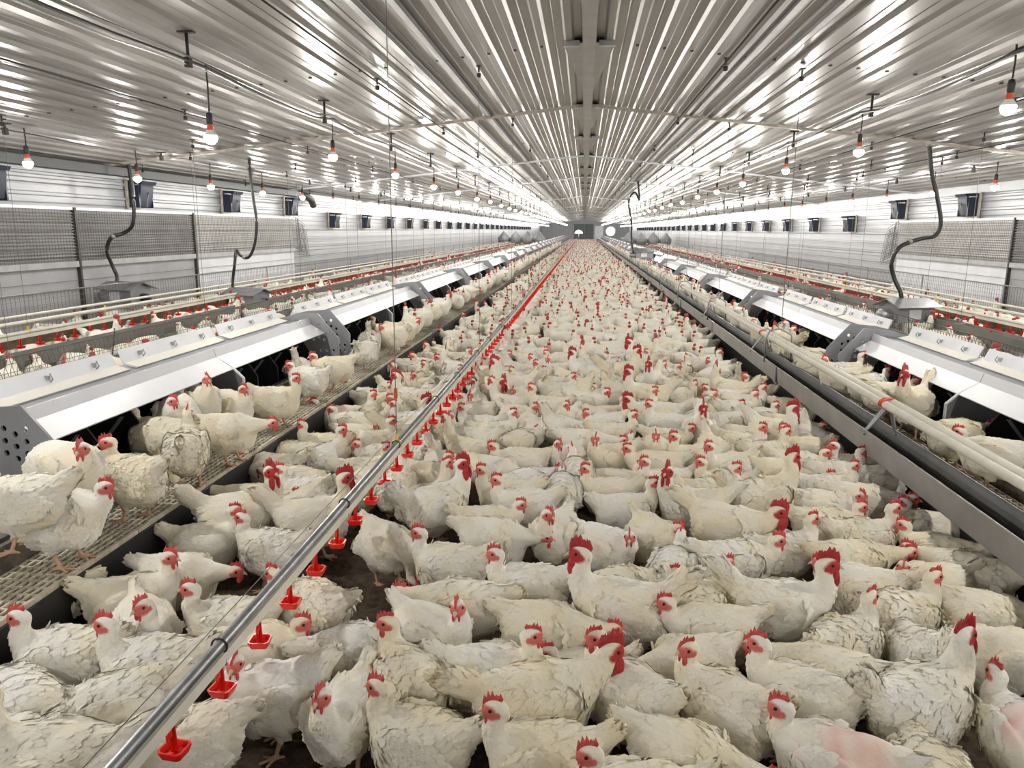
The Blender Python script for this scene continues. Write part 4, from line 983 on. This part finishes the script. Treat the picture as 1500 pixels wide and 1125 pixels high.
# pixel of the body, heading (0 right, 90 away, 180 left, 270 to the viewer), pose, label, level
H = [
 (28, 735, 200, 'up', 'big hen cut by the left edge on the wooden ledge', .402),
 (98, 690, 335, 'midR', 'plump hen before the perforated nest end, head bent down', .402),
 (205, 705, 165, 'upL', 'hen facing left at the nest front beside the plump one', DECK),
 (142, 765, 12, 'mid', 'hen standing on the slat grid in full side view, facing right', DECK),
 (274, 662, 112, 'up', 'hen seen from behind on the slats stretching toward the nest', DECK),
 (420, 588, 5, 'up', 'large clean hen walking right along the slats', DECK),
 (372, 634, 8, 'low', 'hen resting at the slat edge before the pine rail', DECK),
 (284, 592, 320, 'up', 'hen standing inside the nest opening, looking right', NEST),
 (262, 606, 290, 'midL', 'second hen crowded inside the same nest opening', NEST),
 (338, 597, 335, 'sit', 'hen whose head only pokes out of the grey nest divider', NEST),
 (238, 640, 180, 'sit', 'hen lying in the black nest with only its back showing', NEST),
 (415, 542, 95, 'tailup', 'hen entering the nest, tail raised', DECK),
 (472, 540, 215, 'mid', 'hen stepping out of the nest toward the slats', DECK),
 (452, 556, 170, 'midL', 'hen on the slats behind the large clean hen', DECK),
 (12, 882, 205, 'mid', 'hen cut by the left edge beside the slats'),
 (140, 888, 25, 'patch', 'hen with pink bare patches on its back, left of the cups'),
 (156, 940, 310, 'upR', 'hen with folded comb facing right among the lower left birds'),
 (258, 862, 0, 'low', 'hen with high tail stretching right beside the bare litter'),
 (338, 915, 192, 'up', 'hen under the pipe facing left with a wide comb'),
 (288, 795, 18, 'up', 'hen facing right in front of the black skirt board'),
 (395, 806, 178, 'up', 'hen facing left just above the pipe'),
 (374, 764, 20, 'c_upR', 'rooster with large red wattles left of the pipe'),
 (42, 962, 190, 'up', 'large hen at the lower left edge facing out'),
 (232, 985, 188, 'up', 'hen with drooping red comb and soiled back, lower left'),
 (140, 1045, 205, 'peck', 'hen preening with its head tucked down, lower left'),
 (30, 1042, 170, 'low', 'hen mostly hidden at the lower left edge'),
 (48, 1098, 200, 'midL', 'hen in the bottom left corner showing face and comb'),
 (148, 1100, 192, 'c_upL', 'rooster at the bottom left with thick maroon comb'),
 (372, 965, 8, 'mid', 'hen facing right behind the second red cup from the bottom'),
 (452, 893, 165, 'mid', 'hen standing right of the pipe, legs showing'),
 (292, 1080, 200, 'peck', 'hen under the lowest cup with its head down'),
 (376, 1062, 212, 'upL', 'hen at the bottom with raised tail and toothed comb'),
 (492, 1035, 262, 'up', 'hen facing the viewer right of the lowest cups'),
 (596, 1062, 168, 'up', 'big hen at the bottom facing left, tail to the right'),
 (610, 1012, 130, 'upL', 'hen seen from behind with a soiled rump'),
 (612, 938, 330, 'upR', 'hen with tall spiked comb facing right'),
 (530, 946, 30, 'low', 'hen with upright fluffy tail beside the spiked-comb hen'),
 (702, 1010, 0, 'up', 'hen facing right at the centre bottom, tail pointing left'),
 (680, 893, 180, 'low', 'hen with flat red comb facing left, both legs showing'),
 (764, 873, 188, 'up', 'hen with broad tail spread right over bare litter'),
 (658, 832, 182, 'up', 'hen facing left with dark red ragged comb'),
 (735, 795, 350, 'low', 'hen stretching its head low to the right'),
 (566, 800, 320, 'peck', 'fluffy hen with a bare spot, beak pointing at the ground'),
 (640, 752, 35, 'c_upR', 'white rooster right of the cups, seen from behind'),
 (812, 790, 250, 'upL', 'round hen facing the viewer with a split comb'),
 (878, 800, 320, 'midR', 'hen on one visible leg with a thin dark smear'),
 (934, 862, 25, 'low', 'hen turned away with rounded back, centre right'),
 (922, 912, 180, 'c_up', 'soiled rooster facing left with hanging wattles'),
 (985, 842, 70, 'mid', 'hen turned away beside the rounded one'),
 (820, 958, 350, 'low', 'ruffled hen ducking behind the big rooster'),
 (796, 1052, 20, 'c_low', 'big rooster at the bottom centre with flopped maroon comb'),
 (822, 992, 200, 'sit', 'white back showing just above the big rooster'),
 (818, 1118, 185, 'up', 'hen cut by the bottom edge under the big rooster'),
 (985, 1090, 335, 'low', 'tan-stained hen at the bottom edge'),
 (918, 1135, 190, 'up', 'small hen face at the bottom edge beside the tan hen'),
 (938, 1000, 140, 'upL', 'hen with cream breast facing left beside the tan hen'),
 (1030, 952, 185, 'mid', 'hen peering left between the soiled rooster and its neighbour'),
 (1052, 1035, 145, 'upL', 'hen with speckled wings facing left'),
 (1022, 893, 18, 'up', 'smooth hen facing right with upright comb'),
 (1070, 786, 330, 'c_low', 'rooster bending its dark red head to the right'),
 (1143, 812, 22, 'up', 'hen with neat comb facing right behind the bent rooster'),
 (1062, 828, 2, 'mid', 'hen facing right behind the smooth hen'),
 (1130, 903, 345, 'c_up', 'grey-soiled rooster with bright wattles, right of centre'),
 (1016, 960, 205, 'low', 'hen with its rump to the right of the cream-breasted one'),
 (1165, 1028, 158, 'up', 'long hen facing left with a pink comb'),
 (1212, 1014, 160, 'low', 'hen with a dirt-crusted rump'),
 (1196, 1086, 160, 'bare', 'hen with a bare pink back near the bottom right'),
 (1252, 963, 38, 'up', 'hen with wing-like tail standing beside a fluffy rump'),
 (1337, 958, 92, 'tailup', 'fluffy rump of a hen turned fully away'),
 (1296, 873, 176, 'mid', 'long-backed hen facing left, right of centre'),
 (1356, 902, 18, 'up', 'hen facing right with comb pointing back'),
 (1462, 912, 335, 'low', 'smooth back of a hen at the right edge'),
 (1340, 1057, 25, 'c_up', 'largest rooster at the lower right, face turned away'),
 (1462, 966, 190, 'midL', 'hen with a filthy breast at the right edge'),
 (1482, 1085, 100, 'bare', 'partly plucked hen in the bottom right corner'),
 (1318, 1118, 85, 'low', 'hen rump cut by the bottom edge, lower right'),
 (1372, 842, 190, 'midL', 'hen with frilled comb facing left below the feeder'),
 (1302, 800, 10, 'up', 'hen facing right, head raised near the feeder'),
 (1248, 828, 8, 'low', 'hen keeping its head low, right of centre'),
 (1216, 772, 0, 'mid', 'hen whose comb shows above the low-headed one'),
 (1425, 818, 150, 'mid', 'hen back close to the feeder, second from the right edge'),
 (1470, 850, 140, 'low', 'hen back at the right edge under the feeder'),
 (1402, 778, 150, 'sit', 'hen pressed against the feeder trough'),
 # middle distance, left of the cups
 (402, 667, 176, 'low', 'hen with long outstretched neck facing left'),
 (364, 692, 185, 'midL', 'hen with a dark comb resting at the slat edge'),
 (456, 662, 180, 'up', 'greyish hen facing left by the black skirt'),
 (516, 655, 22, 'up', 'hen facing right left of the pipe'),
 (462, 716, 198, 'up', 'hen with split tail facing left'),
 (428, 700, 165, 'low', 'hen face peeping out behind the split-tailed hen'),
 (332, 737, 10, 'low', 'long hen with fluffy rear beside the skirt board'),
 (432, 746, 250, 'peck', 'hen curled with its head against its breast'),
 (504, 712, 250, 'peck', 'hen bending toward the pipe'),
 (462, 775, 10, 'c_up', 'rooster with its face against the pipe'),
 (534, 694, 20, 'up', 'hen just behind the pipe with raised comb'),
 (464, 614, 190, 'bare', 'scrawny pink half-plucked hen by the slats'),
 (520, 626, 180, 'mid', 'hen facing left beside the plucked one'),
 (506, 584, 172, 'up', 'hen with its head up by the slat corner'),
 (532, 588, 12, 'up', 'hen facing right in the left middle'),
 (522, 550, 182, 'mid', 'hen standing sideways below the second nest'),
 (594, 562, 160, 'up', 'hen looking left under the hanging wire'),
 (618, 574, 250, 'up', 'hen front below three stacked heads'),
 (660, 547, 200, 'up', 'hen with large head beside the pipe'),
 (608, 597, 180, 'c_up', 'rooster with crimson head left of the pipe'),
 (603, 622, 182, 'up', 'hen face just below the crimson rooster'),
 (583, 642, 30, 'c_up', 'rooster with folded comb leaning on the pipe'),
 (534, 645, 350, 'midR', 'hen with ruffled breast left of the hanging wire'),
 (560, 672, 200, 'mid', 'hen in the gap left of the pipe'),
 # middle distance, right of the cups
 (745, 596, 172, 'tall', 'hen stretching its neck up to a red cup'),
 (698, 606, 200, 'up', 'hen just right of the cups facing left'),
 (702, 627, 180, 'up', 'hen with upright rear facing the cups'),
 (698, 646, 186, 'mid', 'fluffy-tailed hen facing the cups'),
 (676, 664, 160, 'tall', 'hen drinking with its neck held straight'),
 (734, 642, 22, 'up', 'hen facing right behind a rounded back'),
 (754, 648, 62, 'low', 'rounded back of a hen turned away'),
 (778, 632, 280, 'peck', 'hen with its rump raised, centre left'),
 (770, 684, 188, 'mid', 'hen with a small upright comb facing left'),
 (770, 714, 45, 'low', 'round white back right of the drinking hen'),
 (722, 696, 330, 'low', 'shaded hen behind the white rooster'),
 (640, 697, 340, 'up', 'hen facing right just under a cup'),
 (606, 730, 30, 'tall', 'hen lifting its beak beside the lower cups'),
 (660, 690, 330, 'tailup', 'white tail sticking up beside the rooster'),
 (738, 728, 186, 'up', 'hen facing left with pale beak'),
 (768, 744, 190, 'up', 'cream hen facing left beside the pale-beaked one'),
 (716, 768, 4, 'mid', 'hen facing right below the cream one'),
 (632, 668, 100, 'mid', 'hen hidden behind the row of cups'),
 (582, 722, 88, 'tall', 'neck of a hen under the middle cups'),
 (803, 553, 200, 'up', 'small hen facing left near the centre'),
 (860, 553, 180, 'c_up', 'cream rooster near the centre'),
 (908, 554, 10, 'c_up', 'rooster facing right near the centre'),
 (955, 570, 250, 'c_up', 'rooster facing the viewer right of the centre'),
 (946, 590, 182, 'c_up', 'grey-backed rooster facing left, tail spread'),
 (860, 594, 340, 'mid', 'hen with bushy comb in the centre'),
 (894, 584, 190, 'mid', 'dingy hen in the centre'),
 (818, 576, 10, 'up', 'hen facing right in the centre'),
 (802, 600, 170, 'up', 'hen facing left in the centre'),
 (836, 616, 250, 'upL', 'slim hen facing the viewer in the centre'),
 (890, 612, 14, 'up', 'hen with a plucked flank in the centre'),
 (900, 640, 10, 'up', 'large cream hen facing right in the centre'),
 (858, 654, 352, 'low', 'broad white back in the centre'),
 (815, 632, 12, 'tailup', 'fluffy hen with raised tail in the centre'),
 (962, 618, 182, 'c_low', 'rooster lowering its crimson head'),
 (980, 628, 168, 'up', 'hen right behind the head-lowering rooster'),
 (978, 647, 350, 'mid', 'hen facing right before the front-facing rooster'),
 (1038, 640, 266, 'c_up', 'white rooster facing straight to the viewer'),
 (998, 608, 18, 'mid', 'hen behind the front-facing rooster'),
 (960, 666, 265, 'up', 'hen looking to the viewer with a spiky comb'),
 (898, 678, 205, 'upL', 'cream hen with head raised, centre'),
 (956, 688, 180, 'mid', 'hen with a low comb facing left, centre right'),
 (1008, 682, 190, 'up', 'hen with a big pink comb facing left'),
 (814, 678, 240, 'upL', 'hen with pink face before a white back'),
 (890, 724, 186, 'up', 'hen facing left with a yellowish breast'),
 (908, 708, 0, 'sit', 'round body behind the yellowish hen'),
 (928, 752, 12, 'up', 'hen facing right with a dark gap below'),
 (994, 714, 200, 'up', 'hen facing left above the dark red rooster'),
 (1002, 752, 190, 'c_upL', 'rooster with a dark red heart-shaped face'),
 (1038, 714, 180, 'up', 'hen with pointed tail behind the dark red rooster'),
 (1066, 690, 205, 'up', 'yellowish hen facing left under the right crowd'),
 (1052, 734, 10, 'up', 'hen with a high serrated comb facing right'),
 (824, 724, 92, 'low', 'fluffy back turned to the viewer, centre'),
 (848, 700, 100, 'mid', 'hen turned away behind the fluffy back'),
 (1066, 592, 185, 'mid', 'hen facing left near the feeder middle'),
 (1086, 592, 10, 'up', 'hen facing right near the feeder middle'),
 (1106, 614, 14, 'mid', 'hen with upright tail near the feeder'),
 (1064, 620, 20, 'up', 'hen with dark face near the feeder'),
 (1100, 662, 330, 'up', 'hen with cream breast facing right'),
 (1058, 644, 150, 'low', 'hen back left of the cream-breasted one'),
 (1160, 628, 338, 'low', 'hen with soft white back under the feeder'),
 (1192, 606, 330, 'low', 'hen with its tail against the feeder'),
 (1228, 652, 300, 'tailup', 'hen diving under the feeder trough'),
 (1184, 658, 182, 'up', 'hen with a red face turned left near the trough'),
 (1132, 678, 20, 'up', 'hen with dark red comb facing right'),
 (1164, 692, 345, 'low', 'hen peering right behind the clean rooster'),
 (1202, 690, 340, 'mid', 'hen with a wing-shaped tail near the trough'),
 (1284, 690, 182, 'up', 'pair-faced hen beside the trough facing left'),
 (1264, 704, 10, 'up', 'hen facing right beside a greyish neighbour'),
 (1312, 712, 192, 'low', 'greyish fluffed hen beside the trough'),
 (1122, 742, 20, 'c_up', 'rooster with heart-shaped wattles and stained flank'),
 (1216, 726, 4, 'up', 'hen facing right with wattles showing'),
 (1284, 742, 350, 'low', 'hen with a pink neck patch'),
 (1192, 750, 340, 'midR', 'hen with its head tilted toward the viewer'),
 # slats and nests on the right
 (1222, 500, 5, 'up', 'hen standing before the perforated right nest end', DECK),
 (1190, 525, 345, 'mid', 'hen on the right slats behind the feeder pipes', DECK),
 (1098, 462, 340, 'mid', 'hen on the right slats beside a hanging wire', DECK),
 (1070, 440, 10, 'up', 'hen stretching on the right slats', DECK),
 (1036, 424, 178, 'flap', 'hen flapping with raised wings on the right slats', DECK),
 (1252, 548, 10, 'up', 'hen in front of the second right nest opening', DECK),
 (1398, 640, 20, 'low', 'hen at the nest edge under the right pipes', DECK),
 (1452, 668, 160, 'mid', 'hen behind the pipes at the right edge', DECK),
 # left slats, farther
 (545, 487, 185, 'up', 'hen at the second left nest, nearest', DECK),
 (528, 500, 100, 'tailup', 'hen turned away at the second left nest', DECK),
 (590, 487, 10, 'mid', 'hen facing right at the second left nest', DECK),
 (602, 462, 60, 'up', 'hen entering the third left nest', DECK),
 (640, 445, 350, 'up', 'hen on the slats before the third left nest', DECK),
]
pos = []
for e in H:
    lv = e[5] if len(e) > 5 else 0.0
    hb = .105 if e[3].startswith('sit') else .17
    g = ground(e[0], e[1], lv + hb); pos.append([g.x, g.y, lv])
# every bird is kept clear of the others as a breast circle and a rump circle
CO, CR = .068, .090
def ends(x, y, hd):
    c, q = math.cos(math.radians(hd))*CO, math.sin(math.radians(hd))*CO
    return ((x + c, y + q), (x - c, y - q))
def ease(P, hd, lv, hold, it=60, step=.22, gap=.172):
    P = np.array(P)[:, :2]; Q0 = P.copy(); d = np.stack([np.cos(np.radians(hd)), np.sin(np.radians(hd))], 1)*CO
    same = np.abs(lv[:, None] - lv[None]) < .05
    for _ in range(it):
        mv = np.zeros_like(P)
        for sa in (-1, 1):
            for sb in (-1, 1):
                A = P + sa*d; B = P + sb*d; v = A[:, None] - B[None]; r = np.linalg.norm(v, axis=2) + 1e-9
                w = np.clip(gap - r, 0, None)*same; np.fill_diagonal(w, 0); mv += (v/r[:, :, None]*w[:, :, None]).sum(1)*step
        mv[hold] *= .3; P += mv
        fl = lv < .1
        ex = np.abs(np.cos(np.radians(hd)))*.09
        P[fl, 0] = np.clip(P[fl, 0], (-1.66 + ex)[fl], (1.52 - ex)[fl])
        dk_ = np.abs(lv - DECK) < .02
        P[dk_, 0] = np.sign(P[dk_, 0])*np.clip(np.abs(P[dk_, 0]), 1.84, 1.97)
        m = P - Q0; n = np.linalg.norm(m, axis=1)[:, None] + 1e-9; P = Q0 + m*np.minimum(1, .13/n)
    return P
lv_ = np.array([p[2] for p in pos]); hd_a = np.array([float(e[2]) for e in H])
xy = ease(pos, hd_a, lv_, lv_ > .35)
pos = np.concatenate([xy, lv_[:, None]], 1)
for e, p in zip(H, pos): bird(p[0], p[1], p[2], e[2], e[3], e[4])
# the rest of the crowd
HENP = ['up', 'upL', 'upR', 'mid', 'midL', 'midR', 'low', 'sit', 'sitL', 'peck', 'tailup', 'up', 'mid', 'tall', 'mid', 'upL', 'upR']
cell = .27; grid = {}
def ok(x, y, hd, r):
    for (px_, py_) in ends(x, y, hd):
        cx, cy = int(math.floor(px_/cell)), int(math.floor(py_/cell))
        for a in (cx-1, cx, cx+1):
            for b in (cy-1, cy, cy+1):
                for (u, v) in grid.get((a, b), ()):
                    if (u-px_)**2 + (v-py_)**2 < r*r: return False
    return True
def put(x, y, hd):
    for (u, v) in ends(x, y, hd): grid.setdefault((int(math.floor(u/cell)), int(math.floor(v/cell))), []).append((u, v))
for e, p in zip(H, pos): put(p[0], p[1], e[2])
crowd = []
for (ya, yb2, rad, tries) in ((3.1, 4.4, .175, 60), (4.4, 12, .162, 90), (12, 30, .165, 70), (30, 60, .185, 40), (60, 101, .215, 24)):
    for _ in range(int((yb2 - ya) * 3.3 * tries)):
        hd = R.uniform(0, 360); ex = abs(math.cos(math.radians(hd)))*.09
        x = R.uniform(-1.68 + ex, 1.53 - ex); y = R.uniform(ya, yb2)
        if ok(x, y, hd, rad): put(x, y, hd); crowd.append((x, y, 0.0, hd))
for s in (-1, 1):      # birds on the slats before the nests
    for k in range(1100):
        hd = R.choice([R.uniform(60, 120), R.uniform(240, 300), R.uniform(0, 360)])
        y = R.uniform(5.0 if s < 0 else 4.2, 60); x = s*R.uniform(1.82, 1.99)
        if ok(x, y, hd, .165): put(x, y, hd); crowd.append((x, y, DECK, hd))
crowd.sort(key=lambda p: p[1])
outer = []
for s in (-1, 1):
    D = SIDE[s]
    for k in range(9000):
        hd = R.uniform(0, 360)
        y = R.uniform(3.2, 70); x = s*R.uniform(2.78, 5.8)
        if y > 30 and R.random() < .4: continue
        if abs(x) > D['trough'] and R.random() < .62: continue
        if any(abs(abs(x) - D[q]) < w for q, w in (('fence', .15), ('trough', .13), ('drink', .05))): continue
        if ok(x, y, hd, .168): put(x, y, hd); outer.append((x, y, OUT, hd))
outer.sort(key=lambda p: p[1]); n_in = max(0, 300 - len(H))
n_out = 26; n_c = n_in - n_out
def facing(h):
    return ['to the right', 'away', 'to the left', 'to the viewer'][int(((h % 360) + 45) // 90) % 4]
NTH = ['nearest', 'second', 'third', 'fourth', 'fifth', 'sixth', 'seventh', 'eighth']
for i, (x, y, z, hd) in enumerate(crowd[:n_c]):
    cock = R.random() < .09; ps = R.choice(['c_up', 'c_upL', 'c_upR', 'c_low']) if cock else R.choice(HENP)
    sd = 'left' if x < 0 else 'right'
    if z > .1: lane = 'on the slats'
    else: lane = 'next to the skirt board' if x < -1.3 else 'just left of the cups' if x < -.905 else 'just right of the cups' if x < -.5 else 'in mid flock' if x < .4 else 'right of mid flock' if x < 1.1 else 'close to the feeder trough'
    lb = '%s facing %s %s, by the %s %s nest' % ('rooster' if cock else 'sitting hen' if ps.startswith('sit') else 'pecking hen' if ps in ('peck', 'tailup') else 'stretching hen' if ps in ('tall', 'low') else 'white hen', facing(hd), lane, NTH[min(7, max(0, int((y - 2.66)//3.6)))], sd)
    bird(x, y, z, hd, ps, lb, lb, near=(y < 4.4))
for (x, y, z, hd) in outer[:n_out]:
    lb = 'hen facing %s in the outer pen behind the %s %s nest' % (facing(hd), NTH[max(0, int((y - 2.66)//3.6))], 'left' if x < 0 else 'right')
    bird(x, y, z, hd, R.choice(HENP), lb, lb, near=False)

def far_template(k, h, fat):
    b = POSES[k]; lo, hi = b.bounds(); V, Q = surface_nets(lambda P: b.sdf(P, False) - fat, lo - .02, hi + .03, h)
    m = b.masks(V)*0; red = MB()
    b.blob(red, (.010, 0, .038) if not b.cock else (0, 0, .052), (.030, .009, .023) if not b.cock else (.040, .010, .030), 6, 4)
    b.blob(red, (.024, 0, -.012), (.026, .030, .025) if not b.cock else (.026, .030, .046), 6, 4)
    rv = np.array(red.v); rf = np.array(red.f) + len(V)
    return np.concatenate([V, rv]), np.concatenate([Q, rf]), np.concatenate([np.zeros(len(Q), int), np.ones(len(rf), int)])
def herd(name, pts, h, fat, label, cat='chickens'):
    T = [far_template(k, h, fat) for k in ('up', 'upL', 'mid', 'midR', 'low', 'sit', 'c_up', 'peck', 'upR', 'mid')]
    VS = []; FS = []; MS = []; n = 0
    for (x, y, z, hd) in pts:
        V, Q, m = T[R.randrange(len(T))]; a = math.radians(hd); c, s_ = math.cos(a), math.sin(a); k = R.uniform(.76, .86)
        P = np.stack([k*(V[:, 0]*c - V[:, 1]*s_) + x, k*(V[:, 0]*s_ + V[:, 1]*c) + y, k*V[:, 2] + z], 1)
        VS.append(P); FS.append(Q + n); MS.append(m); n += len(V)
    VS = np.concatenate(VS); FS = np.concatenate(FS); MS = np.concatenate(MS)
    me = bpy.data.meshes.new(name); me.vertices.add(len(VS)); me.vertices.foreach_set('co', VS.ravel())
    me.loops.add(FS.size); me.loops.foreach_set('vertex_index', FS.ravel().astype(np.int32))
    me.polygons.add(len(FS)); me.polygons.foreach_set('loop_start', np.arange(0, FS.size, 4, dtype=np.int32)); me.polygons.foreach_set('loop_total', np.full(len(FS), 4, dtype=np.int32))
    me.materials.append(M_PLUME); me.materials.append(mat('far_comb', (.40, .055, .045), .6))
    me.polygons.foreach_set('material_index', MS.astype(np.int32)); me.polygons.foreach_set('use_smooth', np.ones(len(FS), bool))
    me.update(); me.validate()
    o = link(name, me); o.color = (.79, .765, .69, .3); tag(o, label, cat, kind='stuff'); print('BIRDS', name, len(pts), len(FS)*2); return o
rest = crowd[n_c:]
herd('distant_flock', [p for p in rest if p[1] < 24], .030, .002, 'crowded white chickens of the middle distance')
herd('distant_flock', [p for p in rest if p[1] >= 24], .047, .010, 'white chickens dwindling toward the far end of the house')
herd('outer_flock', outer[n_out:], .040, .006, 'white chickens crowding the outer pens behind the nests')
